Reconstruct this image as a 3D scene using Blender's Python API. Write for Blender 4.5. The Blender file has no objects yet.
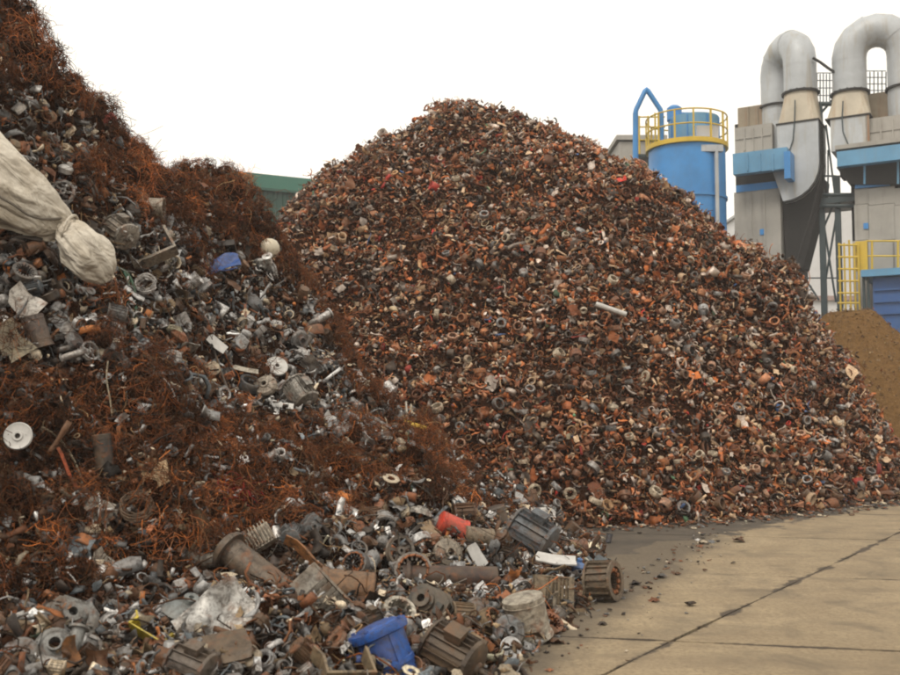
import bpy, math, random
import numpy as np
from mathutils import Vector, Matrix, Euler

random.seed(7)
rng = np.random.default_rng(11)
R = math.radians
SC = bpy.context.scene
COL = SC.collection

# ------------------------------------------------------------------ camera, sky, sun, exposure
F = 965.0
PITCH = R(3.706)
CAMH = 1.7
cam = bpy.data.cameras.new('camera')
cam.sensor_width = 36.0
cam.lens = 36.0 * F / 900.0
cam.clip_end = 3000
cam.dof.use_dof = True
cam.dof.focus_distance = 14.0
cam.dof.aperture_fstop = 3.2
camo = bpy.data.objects.new('camera', cam)
COL.objects.link(camo)
camo.location = (0, 0, CAMH)
camo.rotation_euler = (R(90) + PITCH, 0, 0)
SC.camera = camo

SUN_EL, SUN_AZ = 52.0, 215.0          # high, behind the camera to the left
world = bpy.data.worlds.new('World')
SC.world = world
world.use_nodes = True
wn = world.node_tree.nodes
wl = world.node_tree.links
bg = wn['Background']
skt = wn.new('ShaderNodeTexSky')
skt.sky_type = 'NISHITA'
skt.sun_disc = False
skt.sun_elevation = R(SUN_EL)
skt.sun_rotation = R(SUN_AZ)
skt.dust_density = 5.0
cloud = wn.new('ShaderNodeMix')        # an even layer of white cloud over the blue sky
cloud.data_type = 'RGBA'
cloud.inputs[0].default_value = 0.93
cloud.inputs[7].default_value = (10.5, 9.95, 8.9, 1)
wl.new(skt.outputs[0], cloud.inputs[6])
wl.new(cloud.outputs[2], bg.inputs[0])
bg.inputs[1].default_value = 0.122

sl = bpy.data.lights.new('sun', 'SUN')
sl.energy = 1.5
sl.angle = R(14)
sl.color = (1.0, 0.93, 0.82)
slo = bpy.data.objects.new('sun', sl)
COL.objects.link(slo)
sd = Vector((math.sin(R(SUN_AZ)) * math.cos(R(SUN_EL)), math.cos(R(SUN_AZ)) * math.cos(R(SUN_EL)), math.sin(R(SUN_EL))))
slo.rotation_euler = sd.to_track_quat('Z', 'Y').to_euler()
slo.location = (0, 0, 30)

SC.view_settings.view_transform = 'Standard'
SC.view_settings.look = 'None'
SC.view_settings.exposure = 0.08
SC.view_settings.gamma = 1.0
SC.render.engine = 'CYCLES'
SC.cycles.use_denoising = True
SC.cycles.max_bounces = 5
SC.cycles.diffuse_bounces = 2
SC.cycles.glossy_bounces = 3
SC.cycles.filter_width = 2.0

# ------------------------------------------------------------------ helpers
CP, SP = math.cos(PITCH), math.sin(PITCH)


def ray(px, py):
    u = (px - 450.0) / F
    v = (337.5 - py) / F
    return Vector((u, CP - v * SP, SP + v * CP))


def P(px, py, Y):
    d = ray(px, py)
    return Vector((0, 0, CAMH)) + d * (Y / d.y)


def project(X, Y, Z):
    z = Z - CAMH
    f = Y * CP + z * SP
    v = -Y * SP + z * CP
    f = np.maximum(f, 0.01)
    return 450 + F * X / f, 337.5 - F * v / f, f


def tag(o, label=None, cat=None, group=None, kind=None):
    if label: o['label'] = label
    if cat: o['category'] = cat
    if group: o['group'] = group
    if kind: o['kind'] = kind
    return o


def empty(name, loc=(0, 0, 0), rot=(0, 0, 0), parent=None):
    o = bpy.data.objects.new(name, None)
    o.empty_display_size = 0.1
    COL.objects.link(o)
    o.location = loc
    o.rotation_euler = rot
    if parent: o.parent = parent
    return o


class MB:
    """collects polygons for one mesh"""
    def __init__(s):
        s.v, s.f = [], []

    def add(s, vs, fs, M=None):
        b = len(s.v)
        for p in vs:
            p = Vector(p)
            s.v.append(tuple(M @ p) if M is not None else tuple(p))
        for f in fs:
            s.f.append(tuple(b + i for i in f))
        return s

    def box(s, c, d, rot=None, M=None):
        x, y, z = d[0] / 2, d[1] / 2, d[2] / 2
        T = Matrix.Translation(c)
        if rot is not None: T = T @ Euler(rot).to_matrix().to_4x4()
        if M is not None: T = M @ T
        vs = [(a, b, e) for a in (-x, x) for b in (-y, y) for e in (-z, z)]
        fs = [(0, 1, 3, 2), (4, 6, 7, 5), (0, 4, 5, 1), (2, 3, 7, 6), (0, 2, 6, 4), (1, 5, 7, 3)]
        return s.add(vs, fs, T)

    def lathe(s, prof, n=24, M=None, closed=False, sq=1.0):
        vs, fs = [], []
        m = len(prof)
        for i in range(n):
            a = 2 * math.pi * i / n
            for r, z in prof:
                vs.append((r * math.cos(a), r * math.sin(a) * sq, z))
        for i in range(n):
            j = (i + 1) % n
            for k in range(m if closed else m - 1):
                l = (k + 1) % m
                fs.append((i * m + k, j * m + k, j * m + l, i * m + l))
        if not closed:
            if prof[0][0] > 1e-4: fs.append(tuple(i * m for i in range(n))[::-1])
            if prof[-1][0] > 1e-4: fs.append(tuple(i * m + m - 1 for i in range(n)))
        return s.add(vs, fs, M)

    def tube(s, pts, r, n=8, M=None, cap=True):
        pts = [Vector(p) for p in pts]
        vs, fs = [], []
        up = Vector((0, 0, 1))
        K = len(pts)
        for k, p in enumerate(pts):
            t = (pts[min(k + 1, K - 1)] - pts[max(k - 1, 0)]).normalized()
            a = t.cross(up)
            if a.length < 0.05: a = t.cross(Vector((0, 1, 0)))
            if k and a.dot(pa) < 0 and abs(a.dot(pa)) > 0.3: a = -a
            a.normalize()
            if k:
                a = (pa - t * pa.dot(t)).normalized()
            pa = a
            b = t.cross(a)
            rr = r[k] if isinstance(r, (list, tuple)) else r
            for i in range(n):
                q = 2 * math.pi * i / n
                vs.append(p + (a * math.cos(q) + b * math.sin(q)) * rr)
        for k in range(K - 1):
            for i in range(n):
                j = (i + 1) % n
                fs.append((k * n + i, k * n + j, (k + 1) * n + j, (k + 1) * n + i))
        if cap:
            fs.append(tuple(range(n))[::-1])
            fs.append(tuple((K - 1) * n + i for i in range(n)))
        return s.add(vs, fs, M)

    def prism(s, poly, z0, z1, M=None):
        n = len(poly)
        vs = [(x, y, z0) for x, y in poly] + [(x, y, z1) for x, y in poly]
        fs = [tuple(range(n))[::-1], tuple(range(n, 2 * n))]
        for i in range(n):
            j = (i + 1) % n
            fs.append((i, j, n + j, n + i))
        return s.add(vs, fs, M)

    def dent(s, amp, seed=0, freq=3.0):
        r = random.Random(seed)
        ws = [(Vector((r.uniform(-1, 1), r.uniform(-1, 1), r.uniform(-1, 1))).normalized() * freq * r.uniform(.5, 1.6), r.uniform(0, 6.28),
               Vector((r.uniform(-1, 1), r.uniform(-1, 1), r.uniform(-1, 1)))) for _ in range(6)]
        out = []
        for p in s.v:
            p = Vector(p)
            d = Vector((0, 0, 0))
            for w, ph, dr in ws:
                d += dr * math.sin(w.dot(p) * 3.1 + ph)
            out.append(tuple(p + d * amp * 0.5))
        s.v = out
        return s

    def mesh(s, name, mat, smooth=True, ang=35):
        me = bpy.data.meshes.new(name)
        me.from_pydata(s.v, [], s.f)
        me.update()
        if smooth:
            me.polygons.foreach_set('use_smooth', [True] * len(me.polygons))
            me.set_sharp_from_angle(angle=R(ang))
        if mat: me.materials.append(mat)
        return me

    def build(s, name, mat, parent=None, smooth=True, ang=35):
        o = bpy.data.objects.new(name, s.mesh(name, mat, smooth, ang))
        COL.objects.link(o)
        if parent: o.parent = parent
        return o


AX = {'x': Matrix.Rotation(R(90), 4, 'Y'), 'y': Matrix.Rotation(R(-90), 4, 'X'), 'z': Matrix.Identity(4)}


def T(x, y, z): return Matrix.Translation((x, y, z))


# ------------------------------------------------------------------ materials
def newmat(name):
    m = bpy.data.materials.new(name)
    m.use_nodes = True
    nt = m.node_tree
    return m, nt, nt.nodes, nt.links, nt.nodes['Principled BSDF']


def noise(nodes, links, vec, scale, detail=4, rough=0.6, dist=0.0):
    n = nodes.new('ShaderNodeTexNoise')
    n.inputs['Scale'].default_value = scale
    n.inputs['Detail'].default_value = detail
    n.inputs['Roughness'].default_value = rough
    n.inputs['Distortion'].default_value = dist
    if vec is not None: links.new(vec, n.inputs['Vector'])
    return n.outputs['Fac']


def ramp(nodes, links, fac, stops):
    r = nodes.new('ShaderNodeValToRGB')
    el = r.color_ramp.elements
    while len(el) < len(stops): el.new(0.5)
    for e, (p, c) in zip(el, stops):
        e.position = p
        e.color = (c, c, c, 1) if isinstance(c, (int, float)) else (*c, 1)
    links.new(fac, r.inputs[0])
    return r.outputs[0]


def mixc(nodes, links, fac, a, b, mode='MIX'):
    m = nodes.new('ShaderNodeMix')
    m.data_type = 'RGBA'
    m.blend_type = mode
    for k, s in ((0, fac), (6, a), (7, b)):
        if isinstance(s, (int, float)): m.inputs[k].default_value = s
        elif isinstance(s, tuple): m.inputs[k].default_value = (*s, 1)
        else: links.new(s, m.inputs[k])
    return m.outputs[2]


def math_(nodes, links, op, a, b=None, clamp=False):
    m = nodes.new('ShaderNodeMath')
    m.operation = op
    m.use_clamp = clamp
    for k, s in ((0, a), (1, b)):
        if s is None: continue
        if isinstance(s, (int, float)): m.inputs[k].default_value = s
        else: links.new(s, m.inputs[k])
    return m.outputs[0]


def bump(nodes, links, bs, h, strength=0.3, dist=0.01):
    b = nodes.new('ShaderNodeBump')
    b.inputs['Strength'].default_value = strength
    b.inputs['Distance'].default_value = dist
    links.new(h, b.inputs['Height'])
    links.new(b.outputs[0], bs.inputs['Normal'])


def grime_mat(name, color=None, metal=None, rough=0.5, rust=0.35, dirt=0.5, scale=9.0, source='object', bumpd=0.006, grease=0.85, spec=0.4):
    """worn metal or paint: base colour, blotches of rust and dust, scuffs.
    source 'object': colour from obj.color (alpha = metallic); 'attr': from the Col attribute"""
    m, nt, N, L, B = newmat(name)
    tc = N.new('ShaderNodeTexCoord')
    oi = N.new('ShaderNodeObjectInfo')
    add = N.new('ShaderNodeVectorMath'); add.operation = 'ADD'
    sc = N.new('ShaderNodeVectorMath'); sc.operation = 'SCALE'
    geo = N.new('ShaderNodeNewGeometry')
    L.new(geo.outputs['Position'], add.inputs[0])
    mul = math_(N, L, 'MULTIPLY', oi.outputs['Random'], 37.0)
    cmb = N.new('ShaderNodeCombineXYZ'); L.new(mul, cmb.inputs[0]); L.new(mul, cmb.inputs[2])
    L.new(cmb.outputs[0], add.inputs[1])
    vec = add.outputs[0]
    if source == 'object':
        base, met = oi.outputs['Color'], oi.outputs['Alpha']
    elif source == 'attr':
        at = N.new('ShaderNodeAttribute'); at.attribute_name = 'Col'
        base, met = at.outputs['Color'], at.outputs['Alpha']
    else:
        base, met = color, metal
    n1 = noise(N, L, vec, scale, 5, 0.65, 0.4)
    n2 = noise(N, L, vec, scale * 3.3, 4, 0.7)
    n3 = noise(N, L, vec, scale * 0.45, 3, 0.5, 0.3)
    n4 = noise(N, L, vec, scale * 1.7, 6, 0.75, 1.2)
    c = mixc(N, L, ramp(N, L, n4, [(0.36, grease), (0.56, 0.0)]), base, (0.022, 0.016, 0.012))
    c = mixc(N, L, ramp(N, L, n2, [(0.34, 0.5), (0.5, 0.0), (0.66, 0.0), (0.75, 0.25)]), c, (0.05, 0.036, 0.026))
    rc = ramp(N, L, n2, [(0.3, (0.10, 0.035, 0.015)), (0.6, (0.22, 0.085, 0.035))])
    rf = ramp(N, L, n1, [(0.62 - 0.28 * rust, 0.0), (0.72 - 0.2 * rust, 0.85)])
    rfm = math_(N, L, 'MULTIPLY', rf, min(1.0, rust * 2.2))
    c = mixc(N, L, rfm, c, rc)
    df = ramp(N, L, n3, [(0.42, 0.0), (0.68, dirt)])
    c = mixc(N, L, df, c, (0.17, 0.115, 0.068))
    L.new(c, B.inputs['Base Color'])
    mm = math_(N, L, 'SUBTRACT', 1.0, math_(N, L, 'MAXIMUM', rfm, df), True)
    if isinstance(met, (int, float)):
        mm = math_(N, L, 'MULTIPLY', mm, met)
    else:
        mm = math_(N, L, 'MULTIPLY', mm, met)
    L.new(mm, B.inputs['Metallic'])
    rr = math_(N, L, 'ADD', math_(N, L, 'MULTIPLY', rfm, 0.35), math_(N, L, 'ADD', math_(N, L, 'MULTIPLY', n2, 0.3), rough - 0.15), True)
    L.new(rr, B.inputs['Roughness'])
    B.inputs['Specular IOR Level'].default_value = spec
    bump(N, L, B, math_(N, L, 'ADD', n2, n4), 0.7, bumpd)
    return m


M_SCRAP = grime_mat('worn_scrap_metal', rust=0.30, dirt=0.45, scale=9, rough=0.46)
M_PAINT = grime_mat('chipped_paint', rust=0.12, dirt=0.35, scale=8, rough=0.42, bumpd=0.004, grease=0.6)
M_FRAG = grime_mat('mixed_fragments', rust=0.12, dirt=0.15, scale=16, rough=0.42, source='attr', grease=0.45, spec=0.25)
M_WIRE = grime_mat('rusty_wire', rust=0.0, dirt=0.1, scale=5, rough=0.75, source='attr', grease=0.5, spec=0.08)
M_DARK = grime_mat('dark_bore', color=(0.02, 0.017, 0.015), metal=0.2, rust=0.2, dirt=0.15, source='const', rough=0.7)
M_COPPER = grime_mat('copper_winding', color=(0.32, 0.12, 0.05), metal=0.6, rust=0.3, dirt=0.3, source='const', rough=0.5)


def plain(name, color, rough=0.6, var=0.15, scale=1.5, metal=0.0, streak=0.0, streakc=(0.25, 0.13, 0.06), bumps=0.0):
    m, nt, N, L, B = newmat(name)
    geo = N.new('ShaderNodeNewGeometry')
    v = geo.outputs['Position']
    n1 = noise(N, L, v, scale, 5, 0.6)
    n2 = noise(N, L, v, scale * 9, 4, 0.6)
    dark = tuple(c * (1 - var * 2) for c in color)
    c = mixc(N, L, ramp(N, L, n1, [(0.35, 1.0), (0.65, 0.0)]), color, dark)
    c = mixc(N, L, math_(N, L, 'MULTIPLY', n2, 0.18), c, (0.12, 0.10, 0.08))
    if streak:
        mp = N.new('ShaderNodeMapping')
        mp.inputs['Scale'].default_value = (1.7, 1.7, 0.16)
        L.new(v, mp.inputs[0])
        n3 = noise(N, L, mp.outputs[0], 1.6, 5, 0.65)
        c = mixc(N, L, ramp(N, L, n3, [(0.5, 0.0), (0.72, streak)]), c, streakc)
    L.new(c, B.inputs['Base Color'])
    B.inputs['Roughness'].default_value = rough
    B.inputs['Metallic'].default_value = metal
    if bumps: bump(N, L, B, n2, 0.5, bumps)
    return m


M_BLUE = plain('blue_paint', (0.04, 0.27, 0.66), 0.42, 0.12, 0.6, streak=0.25, streakc=(0.10, 0.20, 0.36))
M_BLUE2 = plain('pale_blue_paint', (0.12, 0.34, 0.56), 0.5, 0.1, 0.6, streak=0.35, streakc=(0.18, 0.24, 0.28))
M_YEL = plain('yellow_paint', (0.68, 0.46, 0.03), 0.5, 0.08, 2)
M_DUCT = plain('galvanised_duct', (0.50, 0.53, 0.56), 0.5, 0.1, 0.7, metal=0.1, streak=0.8, streakc=(0.33, 0.28, 0.20))
M_BEIGE = plain('beige_hood', (0.52, 0.46, 0.36), 0.6, 0.1, 0.8, streak=0.6, streakc=(0.30, 0.18, 0.09))
M_RUSTBOX = plain('rusted_casing', (0.33, 0.27, 0.19), 0.7, 0.15, 0.8, streak=0.9, streakc=(0.26, 0.10, 0.035))
M_CONC = plain('concrete_panel', (0.43, 0.41, 0.375), 0.85, 0.1, 0.7, streak=0.5, streakc=(0.20, 0.18, 0.155), bumps=0.01)
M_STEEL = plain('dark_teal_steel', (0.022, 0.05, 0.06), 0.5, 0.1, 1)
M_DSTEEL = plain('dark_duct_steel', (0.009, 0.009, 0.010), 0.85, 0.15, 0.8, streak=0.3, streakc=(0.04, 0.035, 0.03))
M_GREEN = plain('green_cladding', (0.010, 0.075, 0.052), 0.5, 0.06, 0.3, streak=0.2, streakc=(0.05, 0.13, 0.11))
M_GREENT = plain('green_roof_trim', (0.03, 0.16, 0.115), 0.5, 0.06, 0.3)
M_WHITE = plain('white_cladding', (0.72, 0.72, 0.73), 0.5, 0.04, 0.3, streak=0.15, streakc=(0.5, 0.48, 0.45))
M_JOINT = plain('joint_filler', (0.05, 0.04, 0.03), 0.95, 0.2, 5, bumps=0.01)
M_DISC = plain('dull_white_metal', (0.60, 0.58, 0.55), 0.5, 0.10, 14, metal=0.1, bumps=0.002)
M_SILV = plain('bright_aluminium', (0.72, 0.71, 0.70), 0.32, 0.08, 10, metal=0.75, bumps=0.004)


def set_white_lamp(): pass


def sack_mat():
    m, nt, N, L, B = newmat('woven_sack')
    geo = N.new('ShaderNodeNewGeometry')
    v = geo.outputs['Position']
    n1 = noise(N, L, v, 3, 5, 0.6, 0.5)
    n2 = noise(N, L, v, 14, 4, 0.7)
    c = mixc(N, L, ramp(N, L, n1, [(0.4, 0.0), (0.7, 0.8)]), (0.58, 0.53, 0.45), (0.36, 0.30, 0.22))
    c = mixc(N, L, ramp(N, L, n2, [(0.45, 0.0), (0.75, 0.5)]), c, (0.2, 0.16, 0.11))
    L.new(c, B.inputs['Base Color'])
    B.inputs['Roughness'].default_value = 0.8
    mp = N.new('ShaderNodeMapping'); mp.vector_type = 'TEXTURE'
    mp.inputs['Rotation'].default_value = (0, R(38), 0)
    mp.inputs['Scale'].default_value = (1.0, .28, .22)
    L.new(v, mp.inputs[0])
    n5 = noise(N, L, mp.outputs[0], 1.6, 3, 0.5, 0.6)
    bump(N, L, B, math_(N, L, 'ADD', math_(N, L, 'MULTIPLY', n5, 5.0), math_(N, L, 'MULTIPLY', n2, .35)), 0.8, 0.03)
    return m


M_SACK = sack_mat()

# ------------------------------------------------------------------ numpy fields
_lat = rng.random((6, 256, 256))


def vnoise(x, y, k=0):
    xi = np.floor(x).astype(int); yi = np.floor(y).astype(int)
    fx = x - xi; fy = y - yi
    fx = fx * fx * (3 - 2 * fx); fy = fy * fy * (3 - 2 * fy)
    a = _lat[k, xi % 256, yi % 256]; b = _lat[k, (xi + 1) % 256, yi % 256]
    c = _lat[k, xi % 256, (yi + 1) % 256]; d = _lat[k, (xi + 1) % 256, (yi + 1) % 256]
    return (a * (1 - fx) + b * fx) * (1 - fy) + (c * (1 - fx) + d * fx) * fy - 0.5


def fbm(x, y, sc, octv=4, k=0, gain=0.5):
    s, a = 0, 1.0
    for o in range(octv):
        s = s + a * vnoise(x / sc + 31.7 * o, y / sc + 17.3 * o, (k + o) % 6)
        sc *= 0.5; a *= gain
    return s


def tps_fit(pts, lam=1e-3):
    pts = np.array(pts, float)
    n = len(pts)
    d = np.hypot(pts[:, None, 0] - pts[None, :, 0], pts[:, None, 1] - pts[None, :, 1])
    K = np.where(d > 0, d * d * np.log(np.maximum(d, 1e-9)), 0) + lam * np.eye(n) * 10
    Q = np.c_[np.ones(n), pts[:, :2]]
    A = np.block([[K, Q], [Q.T, np.zeros((3, 3))]])
    w = np.linalg.solve(A, np.r_[pts[:, 2], 0, 0, 0])
    return pts, w


def tps_eval(fit, X, Y):
    pts, w = fit
    out = w[-3] + w[-2] * X + w[-1] * Y
    for i, (x, y, _) in enumerate(pts):
        d2 = (X - x) ** 2 + (Y - y) ** 2
        out = out + w[i] * 0.5 * d2 * np.log(np.maximum(d2, 1e-12))
    return out


def pts_from(px_list):
    return [tuple(P(*p)) for p in px_list]


# big heap: photograph silhouette, face and toe, each with its depth
big_sil = [(285, 218, 20), (318, 190, 20.8), (350, 160, 21.5), (400, 124, 22.5), (440, 97, 23), (495, 100, 23), (530, 113, 22.8), (565, 128, 22.5),
           (610, 150, 22), (655, 170, 21.5), (700, 203, 21), (745, 240, 20.5), (775, 255, 20.2), (803, 274, 19.9), (832, 322, 19.4), (868, 372, 18.9),
           (893, 420, 18.5)]
big = pts_from(big_sil)
for (px, py, Y) in big_sil:
    p = P(px, py, Y)
    c = Vector((0.9, 21.5, 0))
    out = Vector((p.x - c.x, abs(p.y - c.y) + 3.5, 0)).normalized()
    for k, dz in ((2.2, 1.8), (5.0, 4.6)):
        q = p + out * k
        big.append((q.x, q.y, p.z - dz))
big += pts_from([(465, 253, 17.7), (465, 390, 15.0), (600, 300, 17.0), (600, 400, 14.9), (700, 330, 17.2), (700, 420, 15.4), (780, 360, 17.5),
                 (800, 440, 16.5), (850, 440, 17.6), (370, 300, 17.2), (330, 260, 18.0)])
toe_b = [(905, 497, 17.0), (850, 503, 15.7), (800, 509, 14.9), (750, 516, 14.2), (700, 520, 13.75), (660, 523, 13.4), (620, 525, 13.2), (560, 526, 13.1), (500, 526, 13.1),
         (440, 526, 13.1)]
big += [(P(a, b, Y).x, P(a, b, Y).y, 0.12) for a, b, Y in toe_b]
big += [(P(a, b, Y).x + .5, P(a, b, Y).y - 1.4, -0.9) for a, b, Y in toe_b]
big += [(-5, 14, 0.5), (-9, 17, 0.5), (-10, 22, 1.5), (9.3, 18.2, -0.3), (10.2, 20, -0.3), (10.6, 22.5, -.4), (10.5, 26, -1)]
fit_b = tps_fit(big, 0.02)

# near heap
nh = [(-40, -60, 9.9), (20, -12, 10.1), (40, 30, 10.5), (58, 68, 10.9), (95, 100, 11.4), (115, 128, 11.8), (142, 155, 12.2), (163, 174, 12.6),
      (190, 166, 12.9), (232, 180, 13.2), (262, 208, 13.5), (276, 240, 13.7), (300, 290, 13.9), (345, 350, 14.0), (372, 392, 14.0)]
near = pts_from(nh)
for (px, py, Y) in nh[:12]:
    p = P(px, py, Y)
    near.append((p.x - 0.2, p.y + 1.6, p.z - 0.7))
    near.append((p.x - 0.6, p.y + 4.0, p.z - 2.6))
near += pts_from([
    (0, 560, 6.9), (0, 440, 7.5), (0, 300, 8.2), (0, 150, 9.0), (0, 30, 9.7), (-60, 440, 7.2), (-60, 250, 8.3),
    (100, 570, 7.2), (100, 500, 7.75), (100, 400, 8.3), (100, 300, 9.0), (100, 200, 10.0),
    (200, 520, 8.2), (200, 440, 8.9), (200, 350, 10.2), (200, 270, 11.4),
    (300, 510, 9.0), (300, 440, 10.2), (300, 380, 11.5), (270, 300, 12.6),
    (400, 460, 10.6), (430, 500, 10.6), (480, 515, 11.3),
    (0, 610, 6.3), (0, 660, 4.9), (130, 615, 6.5), (150, 660, 5.3), (260, 590, 7.3), (300, 640, 5.9), (340, 550, 8.4),
    (400, 600, 7.2), (420, 540, 9.0), (480, 560, 8.9), (480, 620, 6.95), (540, 545, 10.0), (400, 655, 6.1)])
toe_n = [(455, 690, 5.4), (492, 664, 6.15), (535, 635, 6.9), (568, 612, 7.6), (592, 592, 8.3), (605, 570, 9.3), (596, 553, 10.3), (585, 540, 11.5), (565, 529, 12.7)]
near += [(P(a, b, Y).x, P(a, b, Y).y, 0.03) for a, b, Y in toe_n]
near += [(P(a, b, Y).x + .9, P(a, b, Y).y - .15, -0.45) for a, b, Y in toe_n]
near += [(-1.0, 4.4, 0.02), (-2.2, 3.9, 0.02), (-3.5, 3.7, 0.05), (-1, 3.4, -.5), (-2.5, 3.0, -.5), (0.4, 14.5, .4), (-.5, 16, .2), (-7.5, 8, 4.2), (-8, 5, 1.0), (-6, 3.6, 0.1)]
fit_n = tps_fit(near, 0.004)

GX = np.arange(-12.0, 13.01, 0.05)
GY = np.arange(2.6, 30.01, 0.05)
MX, MY = np.meshgrid(GX, GY)          # rows = y
HB = tps_eval(fit_b, MX, MY)
HB = HB + np.clip(HB, 0, 1.2) * (0.42 * fbm(MX, MY, 2.2, 3, 1) + 0.16 * fbm(MX, MY, 0.5, 2, 3))
HN = tps_eval(fit_n, MX, MY)
wall = np.clip(HN / 0.9, 0.12, 1)
HN = HN + wall * (0.62 * fbm(MX, MY, 1.25, 3, 0, 0.6) + 0.40 * np.abs(fbm(MX, MY, 0.55, 3, 2, 0.6)))
HN = np.where((MY > 17.5) | (MX > 3.2) | ((MX > 1.6 + .06 * (MY - 8)) & (MY > 6)), -0.6, HN)
HN = np.clip(HN, -0.6, 8.2)
HB = np.clip(HB, -0.6, 9.4)


def fit_outline(A, target, sel, pxlo, pxhi, lower=0.0):
    """scale a heap's height, direction by direction, until its outline against the sky follows the photograph's"""
    tx = np.array([t[0] for t in target], float); ty = np.array([t[1] for t in target], float)
    for it in range(5):
        px, py, f = project(MX, MY, A)
        b = np.arange(pxlo, pxhi + 1, 4.0)
        cur = np.full(len(b), np.nan); cy = np.zeros(len(b))
        ok = sel & (A > 0.2)
        ii = np.clip(((px - pxlo + 2) / 4).astype(int), -1, len(b))
        for k in range(len(b)):
            m = ok & (ii == k)
            if m.any():
                q = np.argmin(np.where(m, py, 1e9)); cur[k] = py.flat[q]; cy[k] = MY.flat[q]
        good = ~np.isnan(cur)
        tgt = np.interp(b, tx, ty) + lower
        c = CAMH * F / np.maximum(cy, 1)
        r = np.where(good, (400 - tgt + c) / np.maximum(400 - np.nan_to_num(cur, nan=300) + c, 20), 1)
        r = np.clip(r, .6, 1.5)
        r = np.convolve(np.pad(r, 2, mode='edge'), [.1, .2, .4, .2, .1], mode='valid')
        rr = np.interp(px, b, r)
        wgt = np.clip(A / 2.0, 0, 1)
        A = np.where(A > 0, A * (1 + (rr - 1) * wgt), A)
    return A


SIL_B = [(280, 224), (285, 214), (307, 180), (329, 166), (346, 159), (356, 149), (368, 142), (387, 135), (407, 130), (419, 119), (429, 111), (434, 101), (451, 98), (470, 101), (485, 101), (500, 105), (515, 108), (530, 114), (560, 126), (575, 135), (590, 141), (615, 154), (640, 163), (655, 175), (673, 186), (693, 192), (708, 219), (737, 237), (760, 244), (767, 256), (787, 260), (800, 270), (804, 293), (813, 313), (822, 323), (833, 343), (855, 360), (863, 386), (873, 406), (885, 426), (897, 448), (910, 470)]
SIL_N = [(-30, -60), (20, -6), (32, 12), (42, 32), (50, 38), (56, 52), (63, 68), (76, 80), (88, 92), (104, 104), (110, 116), (120, 130), (132, 140), (148, 152), (158, 166), (168, 171), (178, 163), (192, 159), (208, 164), (228, 167), (244, 180), (252, 196),
         (262, 204), (272, 222), (280, 240)]
HB = fit_outline(HB, SIL_B, (MX > -9), 282, 906, 3.0)
HN = fit_outline(HN, SIL_N, (MY > 8.5), -30, 278, 3.0)
H = np.maximum(np.maximum(HN, HB), 0.0)


def bil(A, X, Y):
    fx = np.clip((np.asarray(X) - GX[0]) / 0.05, 0, len(GX) - 1.001)
    fy = np.clip((np.asarray(Y) - GY[0]) / 0.05, 0, len(GY) - 1.001)
    i = fx.astype(int); j = fy.astype(int)
    a = fx - i; b = fy - j
    return (A[j, i] * (1 - a) + A[j, i + 1] * a) * (1 - b) + (A[j + 1, i] * (1 - a) + A[j + 1, i + 1] * a) * b


def nrm(A, X, Y, e=0.12):
    gx = (bil(A, X + e, Y) - bil(A, X - e, Y)) / (2 * e)
    gy = (bil(A, X, Y + e) - bil(A, X, Y - e)) / (2 * e)
    n = np.stack([-gx, -gy, np.ones_like(gx)], -1)
    return n / np.linalg.norm(n, axis=-1, keepdims=True)


def surf(px, py):
    """first point of the heaps or the yard on the line of sight through a photograph position"""
    d = ray(px, py)
    ys = np.arange(3.0, 29.0, 0.02)
    t = ys / d.y
    X = d.x * t; Z = CAMH + d.z * t
    h = bil(H, X, ys)
    k = np.nonzero(Z <= h)[0]
    i = int(k[0]) if len(k) else len(ys) - 1
    return Vector((X[i], ys[i], max(Z[i], 0.0)))


def grid_mesh(name, A, x0, x1, y0, y1, step, mat, zmin=-0.25, jit=0.02):
    si = max(1, int(round(step / 0.05)))
    ix = np.nonzero((GX >= x0) & (GX <= x1))[0][::si]
    iy = np.nonzero((GY >= y0) & (GY <= y1))[0][::si]
    X, Y = np.meshgrid(GX[ix], GY[iy])
    Z = A[np.ix_(iy, ix)] + rng.normal(0, jit, X.shape)
    keep = Z > zmin
    Z = np.maximum(Z, zmin)
    nx, ny = len(ix), len(iy)
    V = np.stack([X, Y, Z], -1).reshape(-1, 3)
    a = (np.arange(ny - 1)[:, None] * nx + np.arange(nx - 1)[None, :])
    q = keep[:-1, :-1] | keep[1:, :-1] | keep[:-1, 1:] | keep[1:, 1:]
    a = a[q]
    Fq = np.stack([a, a + 1, a + nx + 1, a + nx], -1)
    used, inv = np.unique(Fq, return_inverse=True)
    me = bpy.data.meshes.new(name)
    me.from_pydata(V[used].tolist(), [], inv.reshape(-1, 4).tolist())
    me.polygons.foreach_set('use_smooth', [True] * len(me.polygons))
    me.materials.append(mat)
    o = bpy.data.objects.new(name, me)
    COL.objects.link(o)
    return o


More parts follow.
